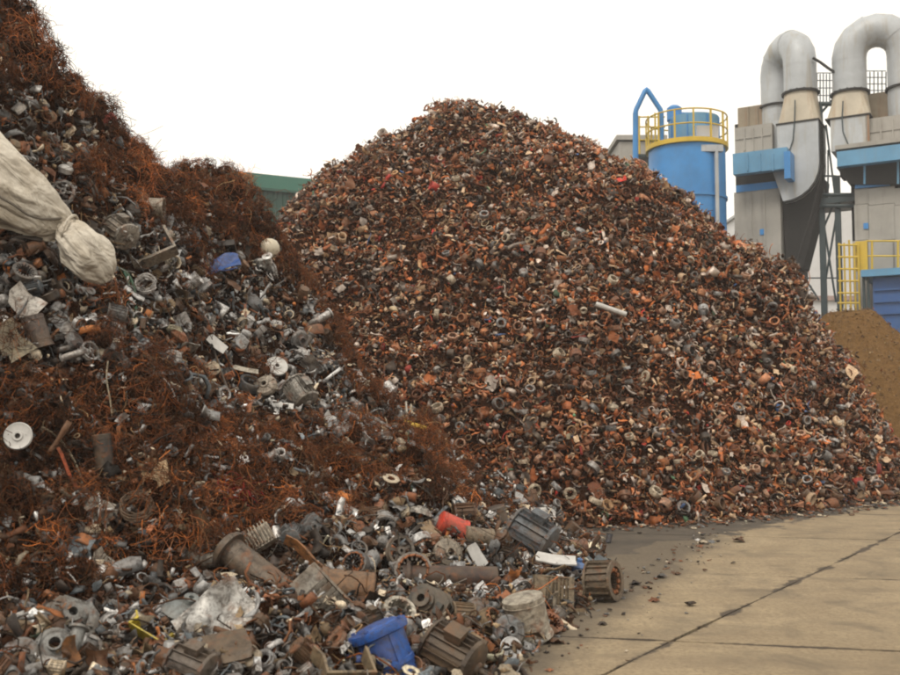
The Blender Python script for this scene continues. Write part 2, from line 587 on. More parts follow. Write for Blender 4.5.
# ------------------------------------------------------------------ ground and yard
def yard_mat():
    m, nt, N, L, B = newmat('dusty_concrete')
    geo = N.new('ShaderNodeNewGeometry')
    v = geo.outputs['Position']
    oi = N.new('ShaderNodeObjectInfo')
    n0 = noise(N, L, v, 0.5, 5, 0.6, 0.6)
    n1 = noise(N, L, v, 2.6, 6, 0.65, 0.3)
    n2 = noise(N, L, v, 26, 5, 0.75)
    n3 = noise(N, L, v, 90, 3, 0.7)
    c = mixc(N, L, ramp(N, L, n0, [(0.35, 0.0), (0.68, 1.0)]), (0.385, 0.300, 0.185), (0.285, 0.218, 0.132))
    c = mixc(N, L, ramp(N, L, n1, [(0.40, 0.0), (0.72, 0.55)]), c, (0.20, 0.145, 0.085))
    c = mixc(N, L, ramp(N, L, n2, [(0.38, 0.6), (0.58, 0.0)]), c, (0.12, 0.083, 0.05))
    c = mixc(N, L, ramp(N, L, n3, [(0.30, 0.5), (0.42, 0.0), (0.66, 0.0), (0.74, 0.35)]), c, (0.30, 0.24, 0.16))
    c = mixc(N, L, math_(N, L, 'MULTIPLY', oi.outputs['Random'], 0.16), c, (0.23, 0.17, 0.10))
    # tyre-swept streaks along the main joint
    mp = N.new('ShaderNodeMapping')
    mp.inputs['Rotation'].default_value = (0, 0, R(-53))
    mp.inputs['Scale'].default_value = (0.35, 2.6, 1)
    L.new(v, mp.inputs[0])
    ns = noise(N, L, mp.outputs[0], 1.5, 5, 0.6, 0.2)
    c = mixc(N, L, ramp(N, L, ns, [(0.5, 0.0), (0.68, 0.42)]), c, (0.17, 0.125, 0.078))
    # oil-dark band along the toe of the big heap; same dark tone beside the near heap, uneven rims
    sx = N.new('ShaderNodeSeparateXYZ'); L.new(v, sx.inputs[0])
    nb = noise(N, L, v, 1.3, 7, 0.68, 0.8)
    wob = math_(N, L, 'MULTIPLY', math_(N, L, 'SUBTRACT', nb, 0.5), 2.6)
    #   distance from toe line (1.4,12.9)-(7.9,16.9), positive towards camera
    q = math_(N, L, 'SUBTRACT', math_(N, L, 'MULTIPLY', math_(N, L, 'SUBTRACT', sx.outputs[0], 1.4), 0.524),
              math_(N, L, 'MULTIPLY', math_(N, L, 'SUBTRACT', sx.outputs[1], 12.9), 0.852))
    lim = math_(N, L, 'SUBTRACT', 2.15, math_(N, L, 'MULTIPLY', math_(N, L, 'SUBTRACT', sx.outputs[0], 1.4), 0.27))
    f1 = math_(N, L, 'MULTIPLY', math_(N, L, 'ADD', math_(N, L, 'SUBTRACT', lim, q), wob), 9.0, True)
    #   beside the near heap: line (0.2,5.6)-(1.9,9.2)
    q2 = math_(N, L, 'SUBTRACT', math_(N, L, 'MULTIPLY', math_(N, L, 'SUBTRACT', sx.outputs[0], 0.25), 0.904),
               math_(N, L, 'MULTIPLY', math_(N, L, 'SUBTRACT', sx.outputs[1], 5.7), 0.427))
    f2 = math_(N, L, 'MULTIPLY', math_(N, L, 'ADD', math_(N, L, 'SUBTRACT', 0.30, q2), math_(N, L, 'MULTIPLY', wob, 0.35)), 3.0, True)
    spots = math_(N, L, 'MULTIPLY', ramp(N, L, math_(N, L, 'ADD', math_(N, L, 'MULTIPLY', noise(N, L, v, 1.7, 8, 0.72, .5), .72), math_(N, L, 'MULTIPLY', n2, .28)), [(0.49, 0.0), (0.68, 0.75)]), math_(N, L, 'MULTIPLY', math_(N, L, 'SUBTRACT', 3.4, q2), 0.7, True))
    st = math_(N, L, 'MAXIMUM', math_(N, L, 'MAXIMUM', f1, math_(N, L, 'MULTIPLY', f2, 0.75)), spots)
    dark_tone = mixc(N, L, ramp(N, L, n1, [(0.4, 0.0), (0.6, 1.0)]), (0.034, 0.027, 0.021), (0.068, 0.053, 0.039))
    c = mixc(N, L, math_(N, L, 'MULTIPLY', st, 0.92), c, dark_tone)
    # dirt collected along the joints (distance along and across the slab grid)
    def jd(nx, ny, off, period, wid):
        s = math_(N, L, 'ADD', math_(N, L, 'MULTIPLY', sx.outputs[0], nx), math_(N, L, 'MULTIPLY', sx.outputs[1], ny))
        s = math_(N, L, 'SUBTRACT', s, off)
        s = math_(N, L, 'DIVIDE', s, period)
        s = math_(N, L, 'FRACT', math_(N, L, 'ADD', s, 100.5))
        s = math_(N, L, 'MULTIPLY', math_(N, L, 'ABSOLUTE', math_(N, L, 'SUBTRACT', s, 0.5)), period)
        w = math_(N, L, 'MULTIPLY', math_(N, L, 'SUBTRACT', noise(N, L, v, 1.6, 5, 0.7), 0.40), wid * 5)
        return math_(N, L, 'MULTIPLY', math_(N, L, 'SUBTRACT', w, s), 40.0, True)
    j = math_(N, L, 'MAXIMUM', jd(0.8, -0.6, JO1, JP1, 0.075), jd(*JN2, JO2, JP2, 0.045))
    c = mixc(N, L, math_(N, L, 'MULTIPLY', j, 0.9), c, (0.05, 0.035, 0.024))
    L.new(c, B.inputs['Base Color'])
    L.new(ramp(N, L, st, [(0, 0.9), (1, 0.8)]), B.inputs['Roughness'])
    hb = math_(N, L, 'ADD', math_(N, L, 'MULTIPLY', n2, 0.7), math_(N, L, 'MULTIPLY', n3, 0.3))
    bump(N, L, B, hb, 0.45, 0.012)
    return m


# main joint: through (0.93,5.97) along (.6,.8); cross joints along (.98,-.2)
A0 = P(602, 675, 1); A0 = Vector((0, 0, CAMH)) + ray(602, 675) * (-CAMH / ray(602, 675).z)
A1 = Vector((0, 0, CAMH)) + ray(900, 528) * (-CAMH / ray(900, 528).z)
DU = (A1 - A0).normalized(); DU.z = 0
B0 = Vector((0, 0, CAMH)) + ray(612, 571) * (-CAMH / ray(612, 571).z)
B1 = Vector((0, 0, CAMH)) + ray(900, 580) * (-CAMH / ray(900, 580).z)
DV = (B1 - B0).normalized(); DV.z = 0
JP1 = 4.4 * abs(DV.x * 0.8 + DV.y * -0.6)
JO1 = A0.x * 0.8 - A0.y * 0.6
n2v = Vector((-DV.y, DV.x, 0))
JN2 = (n2v.x, n2v.y)
JO2 = B0.dot(n2v)
SLAB = 3.1
JP2 = SLAB * abs(DU.dot(n2v))
# make the grid directions consistent with the shader's (0.8,-0.6) normal
DU = Vector((0.6, 0.8, 0))
JP2 = SLAB * abs(DU.dot(n2v))
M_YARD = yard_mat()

g = MB(); S = 900
g.add([(-S, -S, -0.06), (S, -S, -0.06), (S, S, -0.06), (-S, S, -0.06)], [(0, 1, 2, 3)])
ground = g.build('ground', plain('far_ground', (0.26, 0.21, 0.14), 0.9, 0.15, 0.2), None, False)
tag(ground, kind='structure')
jb = MB(); jb.box((4, 14, -0.035), (60, 70, 0.02))
yard = jb.build('concrete_yard', M_JOINT, None, False)
tag(yard, kind='structure')
# origin of the slab grid = crossing of the main joint with the cross joint
def isect():
    # A0 + s*DU on line n2v.x = JO2
    s = (JO2 - A0.dot(n2v)) / DU.dot(n2v)
    return A0 + DU * s
O0 = isect()
first = None
for i in range(-4, 6):
    for j in range(-3, 4):
        c = O0 + DU * (SLAB * i) + DV * (4.4 * j)
        cc = c + DU * SLAB / 2 + DV * 2.2
        if cc.y < -3 or cc.y > 25 or cc.x < -4.5 or cc.x > 17: continue
        gap = 0.009
        a = c + DU * gap + DV * gap
        b = c + DU * (SLAB - gap) + DV * gap
        d = c + DU * (SLAB - gap) + DV * (4.4 - gap)
        e = c + DU * gap + DV * (4.4 - gap)
        sb = MB()
        # chipped, slightly uneven rim: eight steps per side
        rim = []
        for p, q in ((a, e), (e, d), (d, b), (b, a)):
            for k in range(6):
                r = p.lerp(q, k / 6.0)
                rim.append((r.x + random.uniform(-.012, .012), r.y + random.uniform(-.012, .012)))
        hgt = random.uniform(-0.003, 0.003)
        sb.prism(rim, -0.03, hgt)
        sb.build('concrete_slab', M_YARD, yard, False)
# plain concrete beyond the slab field (far from the view, or under the heaps)
for (x0, x1, y0, y1) in ((-26, -6.5, -20, 49), (17.0, 33, -20, 49)):
    pb = MB(); pb.box(((x0 + x1) / 2, (y0 + y1) / 2, -0.018), (x1 - x0, y1 - y0, 0.012))
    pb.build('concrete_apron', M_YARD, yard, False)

# ------------------------------------------------------------------ heaps
def core_mat(name, a, b):
    m, nt, N, L, B = newmat(name)
    geo = N.new('ShaderNodeNewGeometry')
    v = geo.outputs['Position']
    n1 = noise(N, L, v, 9, 6, 0.8, 0.4)
    n2 = noise(N, L, v, 38, 3, 0.7)
    c = mixc(N, L, ramp(N, L, n1, [(0.35, 0.0), (0.65, 1.0)]), a, b)
    L.new(c, B.inputs['Base Color'])
    B.inputs['Roughness'].default_value = 1.0
    B.inputs['Specular IOR Level'].default_value = 0.0
    bump(N, L, B, n1, 1.0, 0.08)
    return m


M_CORE = core_mat('heap_gap_shade', (0.014, 0.007, 0.004), (0.060, 0.026, 0.013))  # near-black brown, so the gaps between pieces look deeply shaded
bigheap = grid_mesh('big_scrap_heap', HB - 0.10, -11.8, 11.5, 11.5, 30, 0.10, M_CORE)
tag(bigheap, 'huge cone-shaped heap of small rusty scrap and iron rings behind the yard', 'scrap heap', kind='stuff')
nearheap = grid_mesh('near_scrap_heap', np.where(HN > HB - 0.3, HN - 0.07, -0.6), -11.5, 3.1, 2.7, 17.4, 0.05, M_CORE, zmin=-0.12)
tag(nearheap, 'steep near heap of tangled rusty wire and mixed motor scrap on the left', 'scrap heap', kind='stuff')


# fragment templates (triangles)
def tri(v, f):
    out = []
    for q in f:
        for k in range(1, len(q) - 1): out.append((q[0], q[k], q[k + 1]))
    return np.array(v, float), np.array(out, int)


def t_ring(n, ri, h, arc=1.0, sq=1.0):
    v, f = [], []
    m = n if arc >= 1 else n + 1
    for i in range(m):
        a = 2 * math.pi * arc * i / n
        for r, z in ((ri, -h / 2), (1, -h / 2), (1, h / 2), (ri, h / 2)):
            v.append((r * math.cos(a) * .5, r * math.sin(a) * .5 * sq, z * .5))
    for i in range(n):
        j = (i + 1) % m
        for k in range(4):
            l = (k + 1) % 4
            f.append((i * 4 + k, j * 4 + k, j * 4 + l, i * 4 + l))
    if arc < 1:
        f += [(0, 1, 2, 3), (n * 4 + 3, n * 4 + 2, n * 4 + 1, n * 4)]
    return tri(v, f)


def t_strip(seed, seg=4, w=0.22, t=0.04, bend=1.2, twist=0.6):
    r = random.Random(seed)
    v, f = [], []
    p = Vector((-.5, 0, 0)); a = r.uniform(-.6, .6); tw = 0
    for k in range(seg + 1):
        d = Vector((math.cos(a), 0, math.sin(a)))
        nn = Vector((-math.sin(a), 0, math.cos(a)))
        s = Matrix.Rotation(tw, 3, d) @ Vector((0, 1, 0))
        u = Matrix.Rotation(tw, 3, d) @ nn
        ww = w * r.uniform(.6, 1.2)
        for sa, sb in ((-1, -1), (1, -1), (1, 1), (-1, 1)):
            v.append(tuple(p + s * sa * ww / 2 + u * sb * t / 2))
        p = p + d * (1.0 / seg)
        a += r.uniform(-bend, bend) * .6
        tw += r.uniform(-twist, twist)
    for k in range(seg):
        for i in range(4):
            j = (i + 1) % 4
            f.append((k * 4 + i, k * 4 + j, k * 4 + 4 + j, k * 4 + 4 + i))
    f += [(3, 2, 1, 0), (seg * 4, seg * 4 + 1, seg * 4 + 2, seg * 4 + 3)]
    return tri(v, f)


def t_shard(seed):
    r = random.Random(seed)
    n = r.choice((4, 5, 6))
    v = []
    for z in (-.07, .07):
        for i in range(n):
            a = 2 * math.pi * i / n + r.uniform(-.3, .3) * (z < 0)
            q = r.uniform(.25, .6)
            v.append((q * math.cos(a), q * .8 * math.sin(a), z + r.uniform(-.1, .1)))
    f = [tuple(range(n))[::-1], tuple(range(n, 2 * n))] + [(i, (i + 1) % n, n + (i + 1) % n, n + i) for i in range(n)]
    return tri(v, f)


def t_cyl(n=8, h=1.2, r2=0.5):
    v, f = [], []
    for r, z in ((.5, -h / 2), (r2, h / 2)):
        for i in range(n):
            a = 2 * math.pi * i / n
            v.append((r * math.cos(a) * .6, r * math.sin(a) * .6, z * .6))
    f = [tuple(range(n))[::-1], tuple(range(n, 2 * n))] + [(i, (i + 1) % n, n + (i + 1) % n, n + i) for i in range(n)]
    return tri(v, f)


def t_lump(seed):
    r = random.Random(seed)
    import bmesh
    bm = bmesh.new()
    bmesh.ops.create_icosphere(bm, subdivisions=1, radius=.45)
    v = [tuple(Vector((x.co.x * r.uniform(.6, 1.35), x.co.y * r.uniform(.6, 1.2), x.co.z * r.uniform(.5, 1.1)))) for x in bm.verts]
    f = [tuple(q.index for q in fa.verts) for fa in bm.faces]
    bm.free()
    return tri(v, f)


def t_crumple(seed, n=3):
    r = random.Random(seed)
    v, f = [], []
    for i in range(n + 1):
        for j in range(n + 1):
            v.append((i / n - .5 + r.uniform(-.1, .1), (j / n - .5) * .8 + r.uniform(-.1, .1), r.uniform(-.22, .22)))
    for i in range(n):
        for j in range(n):
            a = i * (n + 1) + j
            f.append((a, a + 1, a + n + 2, a + n + 1))
    return tri(v, f)


def t_tube(n, wall_=0.85, h=1.2):
    return t_ring(n, wall_, h * 2)


TM = dict(ring=[t_ring(8, .80, .45), t_ring(8, .66, .22), t_ring(9, .84, .7), t_ring(8, .45, .12), t_ring(8, .78, .35, sq=.75), t_ring(9, .84, .5, sq=.55)],
          arc=[t_ring(5, .84, .5, .5), t_ring(6, .84, .35, .7), t_ring(4, .82, .7, .35)],
          strip=[t_strip(i) for i in range(6)], thin=[t_strip(20 + i, 5, .07, .05, 1.6) for i in range(5)],
          shard=[t_shard(i) for i in range(6)], cyl=[t_cyl(8, 1.3), t_cyl(8, .7, .4), t_cyl(7, 2.0, .5)], lump=[t_lump(i) for i in range(4)],
          crumple=[t_crumple(i) for i in range(5)], pipe=[t_tube(8, .85, 1.0)])

PAL = {  # colour (linear albedo) and metallic amount
    'rust': (0.205, 0.076, 0.033, .15), 'orange': (0.34, 0.118, 0.034, .1), 'brown': (0.120, 0.058, 0.030, .15), 'dark': (0.032, 0.026, 0.023, .3),
    'grey': (0.185, 0.185, 0.185, .45), 'lgrey': (0.37, 0.365, 0.36, .45), 'cream': (0.60, 0.50, 0.37, .05), 'silver': (0.68, 0.66, 0.64, .75),
    'tan': (0.27, 0.19, 0.11, .1), 'copper': (0.46, 0.19, 0.085, .6), 'red': (0.34, 0.035, 0.028, .0), 'blue': (0.04, 0.10, 0.26, .0),
    'green': (0.05, 0.13, 0.08, .0), 'pink': (0.50, 0.27, 0.17, .1), 'yellow': (0.55, 0.38, 0.05, 0), 'slate': (0.11, 0.13, 0.145, .3)}


def rot_from(axis_noise, N, nvec, tilt):
    """random rotation matrices whose local z leans around the surface normal by tilt"""
    z = nvec + rng.normal(0, tilt, (N, 3))
    z /= np.linalg.norm(z, axis=1, keepdims=True)
    a = rng.normal(0, 1, (N, 3))
    x = np.cross(a, z); x /= np.linalg.norm(x, axis=1, keepdims=True)
    y = np.cross(z, x)
    return np.stack([x, y, z], -1)


class Bulk:
    def __init__(s):
        s.V, s.F, s.C, s.n = [], [], [], 0

    def add(s, tmpl, pos, rot, scl, col):
        V0, F0 = tmpl
        N = len(pos)
        if N == 0: return
        V = np.einsum('nij,vj->nvi', rot, V0) if np.ndim(scl) == 1 else None
        if V is None:
            V = np.einsum('nij,nvj->nvi', rot, V0[None] * scl[:, None, :])
        else:
            V = V * scl[:, None, None]
        V = V + pos[:, None, :]
        s.V.append(V.reshape(-1, 3))
        s.F.append((F0[None] + (s.n + np.arange(N) * len(V0))[:, None, None]).reshape(-1, 3))
        s.C.append(np.repeat(col, len(V0), axis=0))
        s.n += N * len(V0)

    def raw(s, V, Fc, C):
        s.V.append(V); s.F.append(Fc + s.n); s.C.append(C); s.n += len(V)

    def build(s, name, mat, parent, label=None, smooth=False):
        V = np.concatenate(s.V).astype(np.float32); Fc = np.concatenate(s.F).astype(np.int32); C = np.concatenate(s.C).astype(np.float32)
        me = bpy.data.meshes.new(name)
        me.vertices.add(len(V)); me.vertices.foreach_set('co', V.ravel())
        me.loops.add(Fc.size); me.loops.foreach_set('vertex_index', Fc.ravel())
        me.polygons.add(len(Fc))
        me.polygons.foreach_set('loop_start', np.arange(0, Fc.size, 3, dtype=np.int32))
        me.polygons.foreach_set('loop_total', np.full(len(Fc), 3, dtype=np.int32))
        me.update(calc_edges=True)
        if smooth: me.polygons.foreach_set('use_smooth', np.ones(len(Fc), bool))
        ca = me.color_attributes.new('Col', 'FLOAT_COLOR', 'POINT')
        ca.data.foreach_set('color', C.ravel())
        me.materials.append(mat)
        o = bpy.data.objects.new(name, me)
        COL.objects.link(o)
        if parent: o.parent = parent
        o['kind'] = 'stuff'
        if label: o['label'] = label
        print(name, len(Fc), 'tris')
        return o


def sample_field(A, N, x0, x1, y0, y1, zmin, cond=None, margin=60):
    """points spread evenly over the true area of a heap, where the surroundings of the camera can see them"""
    out = []
    tot = 0
    while tot < N:
        X = rng.uniform(x0, x1, 60000); Y = rng.uniform(y0, y1, 60000)
        Z = bil(A, X, Y)
        n = nrm(A, X, Y, 0.15)
        w = 1 / n[:, 2]
        px, py, f = project(X, Y, Z)
        tc = np.stack([-X, -Y, CAMH - Z], -1); tc /= np.linalg.norm(tc, axis=1, keepdims=True)
        facing = (n * tc).sum(1)
        ok = (Z > zmin) & (px > -margin) & (px < 900 + margin) & (py > -margin) & (py < 675 + margin * 1.5) & (rng.random(60000) < w / 4.0) & (facing > -0.25)
        ok &= Z >= bil(H, X, Y) - 0.25
        if cond is not None: ok &= cond(X, Y, Z, px, py)
        q = np.stack([X, Y, Z], -1)[ok]
        out.append(np.c_[q, n[ok], px[ok], py[ok]])
        tot += len(q)
    return np.concatenate(out)[:N]


def pick_colors(N, names, probs, jitter=0.22, weights=None):
    probs = np.array(probs, float); probs /= probs.sum()
    idx = rng.choice(len(names), N, p=probs)
    c = np.array([PAL[k] for k in names])[idx]
    j = np.exp(rng.normal(0, jitter, (N, 1)))
    c[:, :3] = np.clip(c[:, :3] * j, 0, 0.85)
    return c


# ---- big heap fragments
NB = 42000
S = sample_field(HB, NB, -10, 10.5, 12, 25, 0.02)
pos, nv = S[:, :3].copy(), S[:, 3:6]
pos += nv * (rng.uniform(-0.13, 0.08, (NB, 1)) + 0.22 * np.clip(fbm(pos[:, 0] + 40, pos[:, 1] + pos[:, 2], .45, 2, 5), -.3, .5)[:, None])
zone = fbm(pos[:, 0], pos[:, 1] + pos[:, 2], 2.2, 3, 4)
zone2 = fbm(pos[:, 0] + 9, pos[:, 1] + pos[:, 2], 1.0, 2, 2)
size = np.clip(np.exp(rng.normal(math.log(0.088), 0.40, NB)), .03, .30)
cols_a = pick_colors(NB, ['rust', 'orange', 'brown', 'dark', 'grey', 'lgrey', 'cream', 'silver', 'copper', 'red', 'pink', 'green', 'blue', 'tan'],
                     [28, 13, 18, 10, 9, 8, 11, 2.6, 5, 1.4, 3, .5, .4, 9])
cols_b = pick_colors(NB, ['rust', 'orange', 'brown', 'dark', 'grey', 'lgrey', 'cream', 'silver', 'copper', 'red', 'pink', 'green', 'blue', 'tan'],
                     [18, 6, 16, 9, 15, 15, 15, 3.5, 4, .8, 4, .8, .5, 9])
up = np.clip((pos[:, 2] - 2.5) / 5.5, 0, 1)
sel = (zone * 1.4 + rng.normal(0, .25, NB)) > (0.18 - 0.42 * up)  # higher pieces draw the paler mix: sky glare put into their colour
cols = np.where(sel[:, None], cols_b, cols_a)
cols[:, :3] *= (1 + 1.0 * zone2[:, None]) * np.exp(rng.normal(.12, .35, (NB, 1)))
cols[:, :3] *= np.array([1.14, .95, .82])
cols[:, :3] *= np.minimum(1, .78 / cols[:, :3].max(1, keepdims=True))
kinds = rng.choice(len(['ring', 'arc', 'strip', 'thin', 'shard', 'cyl', 'lump', 'crumple', 'pipe']), NB, p=np.array([11, 14, 18, 14, 18, 3, 6, 15, 1]) / 100)
KN = ['ring', 'arc', 'strip', 'thin', 'shard', 'cyl', 'lump', 'crumple', 'pipe']
rot = rot_from(None, NB, nv, 0.9)
bulk = Bulk()
for ki, kn in enumerate(KN):
    tl = TM[kn]
    sub = rng.integers(0, len(tl), NB)
    for ti, tm in enumerate(tl):
        k = np.nonzero((kinds == ki) & (sub == ti))[0]
        s3 = size[k][:, None] * rng.uniform(0.75, 1.25, (len(k), 3)) * (1.5 if kn in ('strip', 'thin') else 0.75 if kn in ('cyl', 'lump') else 1.0)
        bulk.add(tm, pos[k], rot[k], s3, cols[k])
NC = 26000
S = sample_field(HB, NC, -10, 10.5, 12, 25, 0.0)
p3 = S[:, :3] + S[:, 3:6] * rng.uniform(-.11, .0, (NC, 1))
c3 = pick_colors(NC, ['rust', 'orange', 'brown', 'dark', 'grey', 'lgrey', 'cream', 'copper', 'tan', 'red'], [28, 10, 22, 10, 8, 7, 9, 4, 8, .8], .4)
z3 = fbm(p3[:, 0] + 9, p3[:, 1] + p3[:, 2], 1.0, 2, 2)
c3[:, :3] *= (1 + .8 * z3[:, None]) * np.array([1.14, .95, .82])
c3[:, :3] *= np.minimum(1, .7 / c3[:, :3].max(1, keepdims=True))
s3_ = np.exp(rng.normal(math.log(.062), .35, NC)); k3 = rng.integers(0, 4, NC); r3 = rot_from(None, NC, S[:, 3:6], .8)
for i, tm in enumerate([TM['shard'][1], TM['shard'][4], TM['crumple'][2], TM['shard'][5]]):
    k = np.nonzero(k3 == i)[0]
    bulk.add(tm, p3[k], r3[k], s3_[k][:, None] * rng.uniform(.6, 1.5, (len(k), 3)), c3[k])
bulk.build('scrap_fragments', M_FRAG, bigheap)

WIRE_BIG = True
# loose bits scattered on the yard along the toe
def near_toe(X, Y, Z, px, py):
    h = bil(HB, X, Y)
    return (h > -0.55) & (h < 0.06) & (rng.random(len(X)) < np.clip((h + .55) / .6, 0, 1) ** 2.5)
SB = sample_field(H * 0 , 750, 0.5, 9.5, 10.5, 18, -1, cond=near_toe)
bulk = Bulk()
p2 = SB[:, :3].copy(); s2 = np.exp(rng.normal(math.log(0.06), .4, len(p2))); p2[:, 2] = s2 * .14 + 0.004
c2 = pick_colors(len(p2), ['rust', 'brown', 'dark', 'grey', 'cream', 'copper'], [4, 4, 3, 3, 2, 1])
kk = rng.integers(0, 4, len(p2))
for i, tm in enumerate([TM['ring'][3], TM['shard'][0], TM['strip'][1], TM['shard'][3]]):
    k = np.nonzero(kk == i)[0]
    bulk.add(tm, p2[k], rot_from(None, len(k), np.tile([0, 0, 1.0], (len(k), 1)), .15), s2[k], c2[k])
bulk.build('loose_scrap_bits', M_FRAG, bigheap)


def near_toe_n(X, Y, Z, px, py):
    h = bil(HN, X, Y); q_ = 0.904 * (X - .25) - .427 * (Y - 5.7)
    return (h < 0.05) & (q_ > -.3) & (rng.random(len(X)) < np.exp(-np.clip(q_, 0, 9) * 6)) & (bil(HB, X, Y) < 0)
SB = sample_field(H * 0, 240, 0.0, 4.5, 5, 12.5, -1, cond=near_toe_n)
bulk = Bulk()
p2 = SB[:, :3].copy(); s2 = np.exp(rng.normal(math.log(.035), .5, len(p2))); p2[:, 2] = s2 * .14 + 0.004
c2 = pick_colors(len(p2), ['rust', 'brown', 'dark', 'grey', 'cream', 'silver'], [4, 5, 5, 3, 1, 1])
kk = rng.integers(0, 4, len(p2))
for i, tm in enumerate([TM['crumple'][0], TM['shard'][0], TM['strip'][1], TM['shard'][3]]):
    k = np.nonzero(kk == i)[0]
    bulk.add(tm, p2[k], rot_from(None, len(k), np.tile([0, 0, 1.0], (len(k), 1)), .15), s2[k], c2[k])
bulk.build('loose_scrap_bits', M_FRAG, nearheap)

# ---- near heap zones
APR_FILL = [(-90, 612), (0, 612), (60, 606), (140, 608), (205, 575), (240, 535), (330, 520), (400, 500), (450, 500), (505, 512), (545, 522), (585, 533), (600, 560), (590, 600), (545, 628), (498, 652), (468, 676), (462, 720), (-90, 800)]
APR = [(-90, 612), (0, 612), (60, 606), (140, 608), (205, 575), (240, 535), (330, 520), (400, 500), (450, 500), (505, 512), (545, 522), (640, 540), (660, 800), (-90, 800)]
SILV = [(-80, 95), (20, 90), (55, 110), (105, 178), (150, 215), (200, 235), (262, 262), (300, 285), (335, 330), (385, 385), (440, 430), (430, 452), (330, 442), (290, 420), (235, 400),
        (190, 392), (120, 372), (60, 368), (-80, 380)]


def inpoly(px, py, poly):
    c = np.zeros(np.shape(px), bool)
    n = len(poly)
    for i in range(n):
        x0, y0 = poly[i]; x1, y1 = poly[(i + 1) % n]
        if y0 == y1: continue
        cr = ((y0 > py) != (y1 > py)) & (px < (x1 - x0) * (py - y0) / (y1 - y0) + x0)
        c ^= cr
    return c


def jz(px, py, X, Y):
    j = fbm(px, py, 60, 3, 1) * 60
    return px + j, py + fbm(px + 500, py, 50, 3, 2) * 50


def z_apron(X, Y, Z, px, py): return inpoly(px, py, APR)
def z_silver(X, Y, Z, px, py):
    a, b = jz(px, py, X, Y)
    return inpoly(a, b, SILV)
def z_rust(X, Y, Z, px, py): return ~z_silver(X, Y, Z, px, py) & ~z_apron(X, Y, Z, px, py)


def bulk_near(N, cond, lift, smed, ssig, names, probs, kprobs, tilt=0.9, jit=.25):
    S = sample_field(HN, N, -8, 3.0, 3.4, 16.2, 0.0, cond=cond)
    pos, nv = S[:, :3].copy(), S[:, 3:6]
    pos += nv * rng.uniform(lift[0], lift[1], (N, 1))
    size = np.exp(rng.normal(math.log(smed), ssig, N))
    cols = pick_colors(N, names, probs, jit)
    cols[:, :3] *= 1.05 * np.exp(rng.normal(0, .3, (N, 1)))
    kinds = rng.choice(len(KN), N, p=np.array(kprobs) / sum(kprobs))
    rot = rot_from(None, N, nv, tilt)
    for ki, kn in enumerate(KN):
        tl = TM[kn]
        sub = rng.integers(0, len(tl), N)
        for ti, tm in enumerate(tl):
            k = np.nonzero((kinds == ki) & (sub == ti))[0]
            s3 = size[k][:, None] * rng.uniform(0.7, 1.3, (len(k), 3)) * (1.6 if kn in ('strip', 'thin') else 0.8 if kn in ('cyl', 'lump') else 1.0)
            bulk.add(tm, pos[k], rot[k], s3, cols[k])


bulk = Bulk()
bulk_near(5200, z_silver, (-.05, .07), 0.070, .45, ['brown', 'dark', 'grey', 'lgrey', 'cream', 'silver', 'rust', 'slate', 'tan', 'orange'], [16, 15, 18, 15, 8, 7, 10, 6, 5, 4], [5, 8, 20, 16, 20, 5, 6, 18, 1])
bulk_near(5200, z_apron, (-.05, .06), 0.06, .45, ['brown', 'dark', 'grey', 'lgrey', 'cream', 'silver', 'rust', 'slate', 'tan', 'orange'], [22, 18, 17, 12, 6, 6, 9, 6, 8, 2], [5, 8, 20, 16, 20, 5, 6, 18, 1])
bulk_near(5200, z_rust, (-.05, .07), 0.050, .5, ['brown', 'dark', 'grey', 'lgrey', 'cream', 'rust', 'tan', 'orange', 'red', 'silver'], [30, 20, 7, 3, 2, 26, 5, 9, .6, .8], [4, 8, 24, 24, 16, 4, 5, 12, 1])
bulk_near(9000, z_rust, (-.06, .05), 0.040, .4, ['brown', 'rust', 'orange', 'dark', 'grey', 'lgrey', 'silver', 'tan'], [28, 36, 14, 8, 5, 4, 1.6, 4], [1, 3, 20, 16, 34, 1, 3, 30, 0])
def z_rust_low(X, Y, Z, px, py): return z_rust(X, Y, Z, px, py) & (py > np.interp(px, [t[0] for t in SIL_N], [t[1] for t in SIL_N]) + 70)
bulk_near(2000, z_rust_low, (.02, .12), 0.062, .5, ['grey', 'lgrey', 'silver', 'cream', 'dark', 'brown', 'slate', 'tan'], [22, 20, 10, 8, 12, 14, 8, 6], [5, 9, 20, 8, 22, 5, 6, 22, 1])
bulk.build('scrap_fragments', M_FRAG, nearheap)


